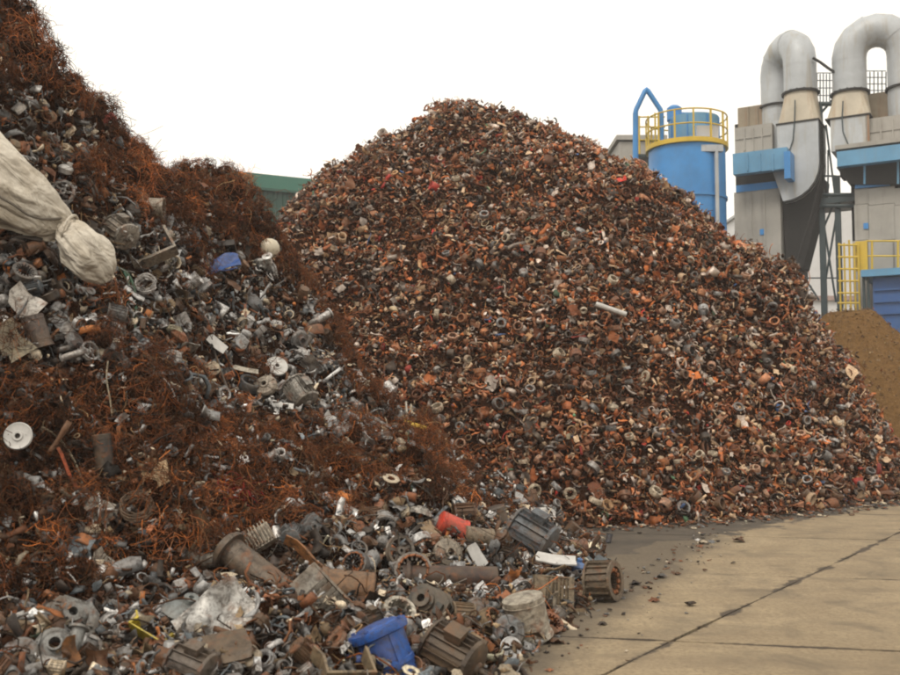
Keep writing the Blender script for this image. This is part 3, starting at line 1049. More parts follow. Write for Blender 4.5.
# ---- wire tangle
def strands(pos, nv, length, rad, col, K=6, curl=0.9, droop=0.35, out=0.35):
    N = len(pos)
    d = rng.normal(0, 1, (N, 3)); d -= nv * (d * nv).sum(1, keepdims=True) * (1 - out)
    d[:, 2] -= droop
    d /= np.linalg.norm(d, axis=1, keepdims=True)
    pts = [pos]
    turn = rng.normal(0, 1, (N, 3)) * curl
    for k in range(K):
        turn = turn * 0.75 + rng.normal(0, 1, (N, 3)) * curl * 0.6
        d = d + np.cross(turn, d) * 0.6
        d[:, 2] -= droop * 0.25
        d -= nv * np.clip((d * nv).sum(1, keepdims=True), 0, None) * 0.35
        d /= np.linalg.norm(d, axis=1, keepdims=True)
        pts.append(pts[-1] + d * (length / K)[:, None])
    pts = np.stack(pts, 1)                                  # N,K+1,3
    t = np.gradient(pts, axis=1); t /= np.linalg.norm(t, axis=2, keepdims=True) + 1e-9
    ref = np.array([0.31, 0.22, 0.92])
    a = np.cross(t, ref); a /= np.linalg.norm(a, axis=2, keepdims=True) + 1e-9
    b = np.cross(t, a)
    ring = []
    for i in range(3):
        q = 2 * math.pi * i / 3
        ring.append(pts + (a * math.cos(q) + b * math.sin(q)) * rad[:, None, None])
    V = np.stack(ring, 2)                                   # N,K+1,3(sides),3
    idx = np.arange(N * (K + 1) * 3).reshape(N, K + 1, 3)
    fs = []
    for i in range(3):
        j = (i + 1) % 3
        A, B_, C_, D_ = idx[:, :-1, i], idx[:, :-1, j], idx[:, 1:, j], idx[:, 1:, i]
        fs.append(np.stack([A, B_, C_], -1).reshape(-1, 3)); fs.append(np.stack([A, C_, D_], -1).reshape(-1, 3))
    return V.reshape(-1, 3), np.concatenate(fs), np.repeat(col, (K + 1) * 3, axis=0)


bulk = Bulk()


def wire_batch(N, cond, lift, ln, rd, names, probs, **kw):
    S = sample_field(HN, N, -8, 3.0, 3.4, 16.2, 0.05, cond=cond)
    pos, nv = S[:, :3].copy(), S[:, 3:6]
    cl = fbm(pos[:, 0] * 1.0, pos[:, 1] + pos[:, 2], 0.5, 2, 3)
    pos += nv * (rng.uniform(lift[0], lift[1], N) + np.clip(cl, 0, 1) * 0.16)[:, None]
    col = pick_colors(N, names, probs, .3)
    z3 = fbm(pos[:, 0] + 3, pos[:, 1] + pos[:, 2], 0.7, 3, 5)
    col[:, :3] *= np.clip(.92 + 1.6 * z3, .25, 1.8)[:, None] * np.array([1.1, .98, .85])
    V, Fc, C = strands(pos, nv, np.exp(rng.normal(math.log(ln), .4, N)), rng.uniform(rd[0], rd[1], N), col, **kw)
    bulk.raw(V, Fc, C)


WN = ['rust', 'orange', 'brown', 'dark', 'tan', 'grey']
wire_batch(15000, z_rust, (-.04, .05), 0.17, (.0014, .0036), WN, [36, 10, 38, 12, 3, 1], K=5, out=.12, droop=.6)
wire_batch(3000, z_rust, (-.02, .05), 0.20, (.0018, .0036), WN, [36, 16, 34, 8, 4, 2], K=6, droop=1.0, curl=.5, out=.1)
wire_batch(1500, z_silver, (-.02, .06), 0.28, (.002, .005), WN, [16, 4, 26, 16, 14, 14], K=6)
wire_batch(900, z_apron, (-.02, .05), 0.3, (.0025, .006), WN, [10, 3, 26, 26, 14, 16], K=6)
wire_batch(260, z_rust, (0, .05), 0.6, (.003, .007), WN, [26, 5, 34, 18, 9, 8], K=8, curl=.4, droop=1.1, out=.05)
bulk.build('wire_tangle', M_WIRE, nearheap)

# matted clumps of wire bulging from the face and the ridge: a lumpy core wrapped in short hanging strands
core = Bulk(); mat_ = Bulk()
S = np.concatenate([sample_field(HN, 1500, -8, 2.6, 6.5, 16, 0.4, cond=z_rust), sample_field(HN, 60, -8, 2.6, 7.5, 16, 0.9, cond=z_silver)])
keepc = []
for i in range(len(S)):
    p = S[i, :3]; rad = random.uniform(.11, .30)
    if S[i, 6] > 470 or S[i, 7] > 590: continue
    if S[i, 7] > 560: rad *= .7
    if S[i, 7] < np.interp(S[i, 6], [t[0] for t in SIL_N], [t[1] for t in SIL_N]) + 16: rad *= .55
    if all(np.linalg.norm(p - q[0]) > (rad + q[1]) * .72 for q in keepc): keepc.append((p, rad, S[i, 3:6]))
    if len(keepc) >= 290: break
print('clumps', len(keepc))
for p, rad, nn in keepc:
    tm = TM['lump'][random.randrange(4)]
    sh = np.array([random.uniform(.8, 1.25), random.uniform(.7, 1.0), random.uniform(.9, 1.5)])
    cpos = p + nn * rad * .15
    core.add(tm, cpos[None], rot_from(None, 1, nn[None], .3), (rad * 1.1 * sh)[None], np.array([[.02, .009, .005, 0]]))
    n_ = int(95 + 420 * rad)
    q = rng.normal(0, 1, (n_, 3)); q /= np.linalg.norm(q, axis=1, keepdims=True)
    q = np.where((q @ nn)[:, None] < -.25, -q, q)
    pos = cpos + q * rad * sh * rng.uniform(.72, 1.0, (n_, 1))
    br = math.exp(random.gauss(-.12, .52)); org = random.random() ** 2
    col = pick_colors(n_, ['rust', 'orange', 'brown', 'dark', 'tan'], [40, 4 + 34 * org, 32, 9, 3], .35); col[:, :3] *= br * np.array([1.1, .98, .85])
    V, Fc, C = strands(pos, q, np.exp(rng.normal(math.log(rad * .75), .35, n_)), rng.uniform(.0013, .0033, n_), col, K=4, curl=.8, droop=.55, out=.12)
    mat_.raw(V, Fc, C)
core.build('wire_mat_core', M_CORE, nearheap)
mat_.build('wire_mat', M_WIRE, nearheap)


# wisps of copper and iron wire caught in the big heap
bulk = Bulk()
S = sample_field(HB, 5200, -9, 10.3, 12, 24, 0.1)
zc_ = fbm(S[:, 0] + 3, S[:, 1] + S[:, 2], 1.1, 3, 1)
S = S[(zc_ + rng.normal(0, .2, len(S))) > -.05]
cw = pick_colors(len(S), ['orange', 'rust', 'copper', 'brown', 'tan'], [30, 36, 10, 20, 4], .3)
V, Fc, C = strands(S[:, :3] + S[:, 3:6] * rng.uniform(-.02, .08, (len(S), 1)), S[:, 3:6], np.exp(rng.normal(math.log(.24), .4, len(S))), rng.uniform(.004, .009, len(S)), cw, K=4, curl=1.0, droop=.4, out=.1)
bulk.raw(V, Fc, C); bulk.build('wire_wisps', M_WIRE, bigheap)

# ------------------------------------------------------------------ scrap things with parts
class Proto:
    """a kind of thing: parts as (name, mesh, fixed colour or None, sub-parts)"""
    def __init__(s, kind): s.kind, s.parts = kind, []
    def add(s, name, mb, mat=None, color=None, sub=None, ang=35, smooth=True):
        me = mb.mesh(name, mat or M_SCRAP, smooth, ang)
        s.parts.append((name, me, color, sub))
        return s


def ngon(r, n, ph=0, sx=1, sy=1): return [(r * sx * math.cos(2 * math.pi * i / n + ph), r * sy * math.sin(2 * math.pi * i / n + ph)) for i in range(n)]


PROTO = {}


def proto_finned_motor(seed=0, fins=22, feet=True):
    p = Proto('finned_motor')
    c = MB(); X = AX['x']
    c.lathe([(.30, -.30), (.30, .30)], 32, X)
    for i in range(fins):
        a = 2 * math.pi * i / fins
        c.box((0, .325 * math.cos(a), .325 * math.sin(a)), (.56, .014, .07), (a - math.pi / 2, 0, 0))
    p.add('casing', c.dent(.006, seed))
    for s in (-1, 1):
        e = MB()
        pr = [(.0, .44 * 1), (.08, .44), (.10, .40), (.26, .385), (.335, .35), (.35, .30), (.30, .295)]
        e.lathe([(r, z * s) for r, z in pr], 28, X)
        for i in range(4):
            a = math.pi / 4 + i * math.pi / 2
            e.box((.33 * s, .345 * math.cos(a), .345 * math.sin(a)), (.07, .06, .06), (a, 0, 0))
        p.add('end_cap', e)
    if feet:
        f = MB()
        f.box((0, -.24, -.37), (.42, .14, .05)); f.box((0, -.2, -.32), (.4, .05, .1)); p.add('foot', f); f = MB()
        f.box((0, .24, -.37), (.42, .14, .05)); f.box((0, .2, -.32), (.4, .05, .1))
        p.add('foot', f)
    t = MB(); t.box((.02, 0, .37), (.24, .2, .13)); t.box((.02, 0, .445), (.27, .23, .025))
    p.add('terminal_box', t)
    s = MB(); s.lathe([(.045, .4), (.045, .62)], 12, X); s.box((.56, 0, .045), (.1, .02, .02)); p.add('shaft', s)
    return p


def proto_motor_shell(seed=0):
    p = Proto('open_motor_shell')
    c = MB()
    X = AX['x']
    c.lathe([(.27, -.38), (.37, -.38), (.37, -.33), (.335, -.32), (.335, .30), (.38, .31), (.38, .37), (.27, .37)], 32, X, closed=True)
    for i in range(18):
        a = 2 * math.pi * i / 18
        c.box((0, .355 * math.cos(a), .355 * math.sin(a)), (.6, .02, .05), (a - math.pi / 2, 0, 0))
    p.add('shell', c.dent(.012, seed))
    w = MB()
    w.lathe([(.17, -.28), (.265, -.28), (.265, .26), (.17, .26)], 24, X, closed=True)
    for i in range(14):
        a = 2 * math.pi * i / 14
        w.box((0, .16 * math.cos(a), .16 * math.sin(a)), (.5, .03, .05), (a - math.pi / 2, 0, 0))
    p.add('stator_core', w, color=(.07, .055, .045, .3))
    for s in (-1, 1):
        wd = MB()
        for i in range(12):
            a = 2 * math.pi * i / 12
            wd.lathe([(0, -.05), (.045, -.03), (.055, 0), (.045, .03), (0, .05)], 6, T(.30 * s, .215 * math.cos(a), .215 * math.sin(a)))
        p.add('winding', wd.dent(.02, seed + 3), M_COPPER)
    return p


def proto_stator(seed=0):
    p = Proto('stator_ring')
    c = MB()
    c.lathe([(.36, -.16), (.48, -.16), (.48, .16), (.36, .16)], 28, None, closed=True)
    for i in range(16):
        a = 2 * math.pi * i / 16
        c.box((.32 * math.cos(a), .32 * math.sin(a), 0), (.12, .045, .31), (0, 0, a))
    p.add('iron_core', c)
    w = MB()
    for i in range(14):
        a = 2 * math.pi * (i + .5) / 14
        w.tube([(.40 * math.cos(a - .2), .40 * math.sin(a - .2), .15), (.37 * math.cos(a - .1), .37 * math.sin(a - .1), .235),
                (.36 * math.cos(a + .15), .36 * math.sin(a + .15), .235), (.40 * math.cos(a + .25), .40 * math.sin(a + .25), .15)], .035, 6)
    p.add('winding', w.dent(.02, seed), M_COPPER)
    return p


def proto_rotor(seed=0):
    p = Proto('rotor')
    X = AX['x']
    c = MB(); c.lathe([(.05, -.27), (.24, -.27), (.25, -.25), (.25, .25), (.24, .27), (.05, .27)], 26, X)
    for i in range(20):
        a = 2 * math.pi * i / 20
        c.box((0, .252 * math.cos(a), .252 * math.sin(a)), (.5, .02, .012), (a - math.pi / 2, 0, 0))
    p.add('rotor_body', c)
    s = MB(); s.lathe([(.0, -.5), (.04, -.5), (.04, -.36), (.065, -.35), (.065, .38), (.045, .4), (.045, .5), (0, .5)], 14, X); p.add('shaft', s)
    for q in (-1, 1):
        f = MB()
        f.lathe([(.1, .27 * q), (.22, .27 * q), (.22, .30 * q), (.1, .30 * q)], 20, X, closed=True)
        for i in range(8):
            a = 2 * math.pi * i / 8
            f.box((.33 * q, .17 * math.cos(a), .17 * math.sin(a)), (.08, .015, .1), (a, 0, 0))
        p.add('end_ring', f)
    return p


def proto_pulley(seed=0, hole=.09):
    p = Proto('pulley')
    c = MB()
    c.lathe([(.40, -.09), (.5, -.11), (.5, -.06), (.43, 0), (.5, .06), (.5, .11), (.40, .09)], 36, None, closed=True)
    p.add('rim', c)
    w = MB()
    for i in range(5):
        a = 2 * math.pi * i / 5
        w = MB(); w.box((.26 * math.cos(a), .26 * math.sin(a), 0), (.32, .09, .05), (0, 0, a)); p.add('spoke', w)
    h = MB(); h.lathe([(.06, -.12), (.14, -.12), (.14, .12), (.06, .12)], 20, None, closed=True)
    p.add('hub', h)
    return p


def proto_disc(seed=0):
    p = Proto('flat_disc')
    c = MB()
    c.lathe([(.10, -.02), (.46, -.02), (.5, -.045), (.5, .02), (.47, .045), (.42, .02), (.2, .03), (.17, .075), (.10, .075)], 40, None, closed=True)
    p.add('disc_plate', c.dent(.008, seed), ang=50)
    h = MB(); h.lathe([(0, -.01), (.095, -.01), (.095, .015), (0, .015)], 16)
    p.add('bore', h, M_DARK)
    return p


def proto_endbell(seed=0):
    p = Proto('end_bell')
    c = MB()
    c.lathe([(.10, .17), (.16, .17), (.17, .10), (.38, .06), (.44, -.02), (.44, -.16), (.40, -.16), (.40, -.03), (.34, .02), (.12, .05), (.10, .05)], 32, None, closed=True)
    for i in range(6):
        a = 2 * math.pi * i / 6
        c.box((.29 * math.cos(a), .29 * math.sin(a), .075), (.26, .025, .08), (0, .14, a))
    p.add('dish', c.dent(.008, seed))
    for i in range(4):
        a = 2 * math.pi * (i + .5) / 4
        e = MB(); e.lathe([(.02, -.16), (.055, -.16), (.055, -.06), (.02, -.06)], 10, T(.47 * math.cos(a), .47 * math.sin(a), 0), closed=True)
        p.add('bolt_lug', e)
    return p


def proto_gearbox(seed=0):
    p = Proto('gearbox')
    c = MB()
    c.prism([(-.35, -.28), (.2, -.3), (.36, -.12), (.36, .18), (.2, .3), (-.25, .3), (-.38, .12)], -.2, .2)
    c.prism([(-.4, -.33), (.22, -.35), (.41, -.14), (.41, .2), (.22, .35), (-.28, .35), (-.43, .14)], -.03, .03)
    p.add('housing', c.dent(.01, seed))
    b = MB(); b.lathe([(.07, .2), (.2, .2), (.2, .26), (.15, .27), (.15, .36), (.07, .36)], 24, T(-.08, .02, 0), closed=True)
    p.add('flange', b)
    d = MB(); d.lathe([(0, .19), (.07, .19), (.07, .24), (0, .24)], 12, T(-.08, .02, 0)); p.add('bore', d, M_DARK)
    for i in range(4):
        a = 2 * math.pi * i / 4
        k = MB(); k.prism(ngon(.028, 6), .26, .29, T(-.08 + .175 * math.cos(a), .02 + .175 * math.sin(a), 0)); p.add('bolt', k)
    k = MB(); k.box((.24, 0, .24), (.12, .2, .08)); p.add('pad', k)
    return p


def proto_volute(seed=0):
    p = Proto('pump_volute')
    c = MB()
    pts, rr = [], []
    for i in range(19):
        a = 2 * math.pi * i / 18 * .96
        r = .27 + .07 * i / 18
        pts.append((r * math.cos(a), r * math.sin(a), 0)); rr.append(.09 + .055 * i / 18)
    pts.append((.37, .2, 0)); rr.append(.15); pts.append((.37, .42, 0)); rr.append(.15)
    c.tube(pts, rr, 12)
    p.add('volute', c)
    d = MB(); d.lathe([(.12, -.11), (.26, -.1), (.26, .1), (.16, .13), (.16, .24), (.12, .24)], 24, closed=True); p.add('inlet', d)
    f = MB(); f.lathe([(.08, 0), (.22, 0), (.22, .05), (.08, .05)], 20, T(.37, .42, 0) @ Matrix.Rotation(R(-90), 4, 'X'), closed=True); p.add('flange', f)
    return p


def crumple_sheet(mb, w, h, n, amp, seed, th=.012):
    r = random.Random(seed)
    ws = [(r.uniform(-9, 9), r.uniform(-9, 9), r.uniform(0, 6.28), r.uniform(.15, .6)) for _ in range(6)] + [(r.uniform(-4, 4), r.uniform(-4, 4), 1, 1.0)]
    def zf(x, y):
        z = 0
        for a, b, c, d in ws:
            q = (a * x + b * y + c) / math.pi
            z += d * (abs((q % 2) - 1) - .5)
        return z * amp
    vs = []
    for s in (0, 1):
        for i in range(n + 1):
            for j in range(n + 1):
                x = (i / n - .5) * w; y = (j / n - .5) * h
                jx = r.uniform(-.03, .03) if s == 0 else 0
                z = zf(x, y)
                vs.append((x + z * .5, y + z * .3 * math.sin(seed), z + s * th))
    m = (n + 1) ** 2
    fs = []
    for i in range(n):
        for j in range(n):
            a = i * (n + 1) + j
            fs.append((a, a + n + 1, a + n + 2, a + 1)); fs.append((m + a, m + a + 1, m + a + n + 2, m + a + n + 1))
    for i in range(n):
        for a, b in ((i, i + 1), (n * (n + 1) + i + 1, n * (n + 1) + i), ((i + 1) * (n + 1), i * (n + 1)), (i * (n + 1) + n, (i + 1) * (n + 1) + n)):
            fs.append((a, b, m + b, m + a))
    mb.add(vs, fs)
    return mb


def proto_sheet(seed=0):
    p = Proto('crumpled_sheet')
    c = MB(); crumple_sheet(c, .95, .7, 14, .2, seed)
    p.add('sheet', c, ang=22)
    e = MB(); pts = []
    e.tube([(-.48, -.36, .02), (-.2, -.40, .06), (.1, -.36, .0), (.42, -.38, .05)], .02, 6); p.add('rolled_edge', e)
    return p


def proto_angle(seed=0):
    p = Proto('angle_bar')
    c = MB()
    r = random.Random(seed)
    y = 0
    prof = [(-.06, -.06), (.06, -.06), (.06, -.045), (-.045, -.045), (-.045, .06), (-.06, .06)]
    K = 6; vs = []; fs = []
    for k in range(K + 1):
        x = -.5 + k / K
        o = .05 * math.sin(k * .9 + seed)
        for a, b in prof: vs.append((x, a + o, b + o * .5))
    for k in range(K):
        for i in range(6):
            j = (i + 1) % 6
            fs.append((k * 6 + i, k * 6 + j, k * 6 + 6 + j, k * 6 + 6 + i))
    fs += [tuple(range(6))[::-1], tuple(range(K * 6, K * 6 + 6))]
    c.add(vs, fs); p.add('bar', c, smooth=False)

    return p


def proto_heatsink(seed=0):
    p = Proto('heat_sink')
    c = MB(); c.box((0, 0, -.1), (.8, .5, .06)); c.box((0, -.24, -.03), (.8, .03, .2)); p.add('base_plate', c)
    for i in range(11):
        b = MB(); x = -.36 + i * .072
        b.box((x, 0, .04), (.022, .46, .22), (0, random.uniform(-.08, .08), 0)); p.add('fin', b)
    return p


def proto_can(seed=0):
    p = Proto('open_can')
    c = MB(); X = AX['x']
    c.lathe([(.0, -.42), (.24, -.42), (.27, -.40), (.27, -.30), (.285, -.29), (.27, -.28), (.27, .30), (.285, .31), (.30, .40), (.27, .40), (.245, .28), (.245, -.38), (0, -.38)], 28, X)
    p.add('shell', c.dent(.02, seed))
    l = MB(); l.lathe([(0, .3), (.1, .31), (.18, .28), (.235, .30), (.235, .27), (0, .26)], 20, X); p.add('inner_lid', l, color=(.06, .05, .042, .2))
    return p


def proto_coil(seed=0):
    p = Proto('wire_coil')
    r = random.Random(seed)
    for q in range(3):
        c = MB(); pts = []
        for i in range(70):
            a = i * .42
            rr = .34 + .1 * math.sin(i * .37 + q) + r.uniform(-.02, .02)
            pts.append((rr * math.cos(a + q), rr * math.sin(a + q) * (.8 + .1 * q), .09 * math.sin(i * .23 + q * 2) + r.uniform(-.015, .015)))
        c.tube(pts, .016, 5)
        p.add('wire_loop', c)
    return p


def proto_bracket(seed=0):
    p = Proto('u_bracket')
    c = MB()
    c.prism([(-.42, -.3), (.4, -.3), (.44, .22), (.39, .25), (.36, -.25), (-.37, -.25), (-.33, .1), (-.45, .3), (-.48, .27), (-.38, .08)], -.13, .13)
    p.add('bracket_frame', c.dent(.02, seed), smooth=False)
    b = MB()
    b.lathe([(.05, -.04), (.11, -.04), (.11, .04), (.05, .04)], 14, T(.45, .05, 0) @ AX['x'], closed=True)
    p.add('boss', b)
    return p


def proto_cover(seed=0):
    p = Proto('louvred_cover')
    c = MB()
    o = [(-.4, -.28), (.4, -.28), (.4, .28), (-.4, .28)]
    c.box((0, -.27, 0), (.8, .03, .26)); c.box((0, .27, 0), (.8, .03, .26)); c.box((-.385, 0, 0), (.03, .51, .26)); c.box((.385, 0, 0), (.03, .51, .26))
    c.box((-.27, 0, .115), (.2, .51, .03)); c.box((.33, 0, .115), (.08, .51, .03))
    p.add('cover_frame', c.dent(.012, seed))
    for i in range(6):
        b = MB(); b.box((-.13 + i * .075, 0, .115), (.07, .5, .012), (0, .5, 0)); p.add('louvre', b)
    return p


def proto_elbow(seed=0):
    p = Proto('pipe_elbow')
    c = MB()
    pts = [(-.4, -.2, 0), (-.15, -.2, 0)] + [(-.15 + .3 * math.sin(a), .1 - .3 * math.cos(a), 0) for a in [i * math.pi / 12 for i in range(1, 7)]] + [(.15, .35, 0)]
    c.tube(pts, .13, 14); p.add('bend', c)
    f = MB(); f.lathe([(.08, 0), (.2, 0), (.2, .045), (.08, .045)], 20, T(-.42, -.2, 0) @ AX['x'], closed=True); p.add('flange', f)
    f = MB(); f.lathe([(.08, 0), (.2, 0), (.2, .045), (.08, .045)], 20, T(.15, .34, 0) @ AX['y'], closed=True); p.add('flange', f)
    d = MB(); d.lathe([(0, 0), (.085, 0), (.085, .03), (0, .03)], 14, T(-.415, -.2, 0) @ AX['x']); p.add('bore', d, M_DARK)
    return p


def proto_bearing_ring(seed=0, h=.2, ri=.36):
    p = Proto('iron_ring')
    c = MB()
    r = random.Random(seed)
    c.lathe([(ri, -h), (.47, -h), (.5, -h * .8), (.5, h * .8), (.47, h), (ri, h)], 22, None, closed=True, sq=r.uniform(.88, 1))
    if seed % 2:
        for i in range(10):
            a = 2 * math.pi * i / 10
            c.box(((ri - .03) * math.cos(a), (ri - .03) * math.sin(a), 0), (.1, .06, h * 1.8), (0, 0, a))
    p.add('ring', c.dent(.02, seed, 2))
    return p


def proto_bigpipe(seed=0):
    p = Proto('long_pipe')
    c = MB(); X = AX['x']
    c.lathe([(.10, -.5), (.125, -.5), (.125, -.44), (.115, -.43), (.115, .5), (.10, .5)], 24, X, closed=True); p.add('pipe', c.dent(.012, seed))
    f = MB(); f.lathe([(.11, -.46), (.16, -.46), (.16, -.42), (.11, -.42)], 24, X, closed=True); p.add('collar', f)
    d = MB(); d.lathe([(0, .3), (.1, .3)], 14, X); p.add('bore', d, M_DARK)
    return p


def proto_lump(seed=0):
    p = Proto('cast_lump')
    c = MB()
    r = random.Random(seed)
    n = 12
    prof = []
    for k in range(8):
        a = math.pi * k / 7
        prof.append((max(.0, .4 * math.sin(a) * r.uniform(.75, 1.15)), -.33 * math.cos(a)))
    prof[0] = (0, -.33); prof[-1] = (0, .33)
    c.lathe(prof, n); c.dent(.13, seed, 2.2)
    p.add('casting', c, ang=25)
    b = MB(); b.lathe([(.05, 0), (.13, 0), (.13, .16), (.05, .16)], 14, T(.1, .05, .25), closed=True); p.add('boss', b)
    return p


def proto_lidded():
    p = Proto('lidded_casing')
    c = MB(); c.lathe([(.0, -.42), (.26, -.42), (.30, -.40), (.31, -.2), (.33, -.19), (.33, -.13), (.315, -.12), (.33, .22), (.40, .24), (.41, .30), (.40, .34), (.30, .35), (.27, .38), (.12, .40), (0, .40)], 40)
    for i in range(4):
        a = 2 * math.pi * i / 4 + .5
        c.box((.325 * math.cos(a), .325 * math.sin(a), .02), (.03, .07, .42), (0, 0, a))
    p.add('casing', c.dent(.008, 3))
    m = MB(); m.lathe([(0, 0), (.10, 0), (.10, .16), (.14, .17), (.14, .22), (.07, .22), (.07, .1), (0, .1)], 18, T(-.28, -.05, .05) @ Matrix.Rotation(R(-95), 4, 'Y')); p.add('pipe_stub', m)
    m = MB(); m.lathe([(.09, 0), (.13, 0), (.13, .05), (.06, .06), (.06, .0)], 18, T(.02, -.31, -.22) @ Matrix.Rotation(R(90), 4, 'X'), closed=True); p.add('boss', m)
    for i in range(4):
        a = 2 * math.pi * i / 4 + 1.2
        m = MB(); m.prism(ngon(.03, 6), .345, .375, T(.35 * math.cos(a), .35 * math.sin(a), 0)); p.add('bolt', m)
    return p


def proto_plate(seed=0, tidy=False):
    p = Proto('flat_plate')
    r = random.Random(seed * 13 + 5)
    n = 14
    rim = []
    for i in range(n):
        a = 2 * math.pi * i / n
        q = 1 / max(abs(math.cos(a)) / .5, abs(math.sin(a)) / .24)
        rim.append((q * math.cos(a) * (r.uniform(.9, 1.02) if tidy else r.uniform(.62, 1.05)), q * math.sin(a) * (r.uniform(.9, 1.02) if tidy else r.uniform(.6, 1.1))))
    k = r.uniform(.2, .7) * (.2 if tidy else 1)
    def z(x, y): return k * (x + .1) * (x - .2) + (0.18 * abs(x - .15 * y - .1) if not tidy else 0) + .3 * k * y * math.sin(9 * x)
    c = MB(); vs = []
    th = .035 if tidy else .018
    for s_ in (0, 1):
        for f in (1.0, .6):
            for x, y in rim: vs.append((x * f, y * f, z(x * f, y * f) + s_ * th))
        vs.append((0, 0, z(0, 0) + s_ * th))
    m = 2 * n + 1; fs = []
    for i in range(n):
        j = (i + 1) % n
        fs += [(i, n + i, n + j, j), (n + i, 2 * n, n + j), (m + i, m + j, m + n + j, m + n + i), (m + n + i, m + n + j, m + 2 * n), (i, j, m + j, m + i)]
    c.add(vs, fs)
    p.add('plate', c.dent(.02, seed, 3), ang=25)
    if seed % 2:
        e = MB(); e.prism(ngon(.035, 6), 0, .03, T(-.2, .03, z(-.2, .03) + th - .004)); p.add('rivet', e)
    return p


GEN = {'finned motor': [proto_finned_motor(1), proto_finned_motor(2, 16, False)], 'open motor shell': [proto_motor_shell(1), proto_motor_shell(5)],
       'stator ring': [proto_stator(1)], 'rotor': [proto_rotor(1)], 'pulley': [proto_pulley(1)], 'flat disc': [proto_disc(1)],
       'ribbed end bell': [proto_endbell(1), proto_endbell(4)], 'gearbox housing': [proto_gearbox(1), proto_gearbox(6)], 'pump casing': [proto_volute(1)],
       'crumpled sheet': [proto_sheet(1), proto_sheet(2), proto_sheet(3)], 'angle bar': [proto_angle(1), proto_angle(2)], 'heat sink': [proto_heatsink(1)],
       'open can': [proto_can(1), proto_can(2)], 'wire coil': [proto_coil(1), proto_coil(2)], 'U bracket': [proto_bracket(1), proto_bracket(3)],
       'louvred cover': [proto_cover(1), proto_cover(2)], 'pipe elbow': [proto_elbow(1)], 'iron ring': [proto_bearing_ring(i) for i in (1, 2, 3, 4)],
       'length of pipe': [proto_bigpipe(1), proto_bigpipe(2)], 'lump of casting': [proto_lump(i) for i in (1, 2, 3)], 'flat plate': [proto_plate(i) for i in (1, 2, 3, 4, 6)], 'tidy plate': [proto_plate(8, True), proto_plate(10, True)], 'lidded casing': [proto_lidded()]}

USED = set()


def place(kind, px, py, size_px, color, label, cat, group=None, rot=None, name=None, lift=0.35, variant=0, mat=None, pos=None, sub_colors=None, squash=(1, 1, 1), ground=None):
    pr = GEN[kind][variant % len(GEN[kind])]
    s = pos if pos is not None else surf(px, py)
    depth = s.y
    sz = size_px * depth / F
    if rot is None: rot = (random.uniform(0, 6.3), random.uniform(-.9, .9), random.uniform(0, 6.3))
    n = nrm(H, np.array([s.x]), np.array([s.y]))[0]
    loc = Vector(s) - ray(px, py).normalized() * sz * lift * 1.4
    loc.z = max(loc.z, sz * 0.2)
    if ground is not None:
        d_ = ray(px, py)
        for _ in range(4):
            t_ = (ground * sz - CAMH) / d_.z
            loc = Vector((0, 0, CAMH)) + d_ * t_
            sz = size_px * loc.y / F
    root = empty(name or pr.kind, loc, rot)
    root.scale = (sz * squash[0], sz * squash[1], sz * squash[2])
    tag(root, label, cat, group)
    col = PAL[color] if isinstance(color, str) else color
    for i, (nm, me, fc, _) in enumerate(pr.parts):
        o = bpy.data.objects.new(nm, me)
        COL.objects.link(o)
        o.parent = root
        cc = fc or (sub_colors or {}).get(nm) or col
        o.color = cc
        if mat and me.materials[0] is M_SCRAP:
            o.material_slots[0].link = 'OBJECT'
            o.material_slots[0].material = mat
    return root


# ---- named pieces (photograph position, size in its pixels)
LAND = []


def hero(kind, px, py, sz, color, label, cat, short, **kw):
    LAND.append((short, px, py, sz))
    return place(kind, px, py, sz, color, label, cat, **kw)


BLUEP = (0.018, 0.085, 0.33, .05)
hero('lidded casing', 386, 652, 72, BLUEP, 'bright blue round casing with a pipe stub, at the bottom edge of the near heap', 'motor casing', 'blue motor casing',
     rot=(-.12, -.38, .1), mat=M_PAINT, name='blue_motor_casing', lift=.38)
hero('open can', 452, 527, 33, (0.60, 0.055, 0.03, 0), 'small red can lying on its side among grey motors', 'can', 'red can', rot=(0, .45, .25), mat=M_PAINT, name='red_can', lift=.5, squash=(1, 1.25, 1.25))
hero('open can', 347, 590, 62, (0.20, 0.10, 0.045, .1), 'rust-brown canister with a stepped collar lying on the near heap', 'canister', 'rust-brown canister', rot=(0, -.08, 3.25), name='rusty_canister', lift=.42, squash=(1, 1.1, 1.1))
hero('open motor shell', 603, 581, 46, (0.15, 0.115, 0.08, .2), 'open ribbed motor casing standing on the concrete at the tip of the near heap', 'motor casing', 'open ribbed casing on the concrete',
     rot=(0.2, .12, 2.6), name='ribbed_motor_casing', ground=.40, variant=1, squash=(.8, 1.15, 1.15))
hero('open can', 527, 617, 58, (0.40, 0.36, 0.29, .1), 'dented beige drum with a rolled rim at the edge of the near heap', 'drum', 'beige drum', rot=(.1, 1.35, .5), name='beige_drum', ground=.40, squash=(.85, 1.3, 1.3))
hero('louvred cover', 553, 591, 48, (0.24, 0.19, 0.125, .15), 'rusty box frame with a grey panel, left of the open ribbed casing', 'frame', 'rusty box frame', rot=(1.35, .1, .1), name='box_frame', lift=.4)
hero('flat disc', 511, 648, 22, (0.8, 0.76, 0.68, .7), 'small shiny round lamp dish lying on the concrete edge below the grey pulley', 'dish', 'shiny lamp dish', rot=(1.15, .25, .1), name='lamp_dish', ground=.48, mat=M_SILV)
hero('ribbed end bell', 510, 631, 36, (0.17, 0.18, 0.185, .3), 'grey round hub cover just above the shiny lamp dish', 'hub cover', 'grey hub cover', rot=(1.1, .4, .2), name='hub_cover', lift=.5)
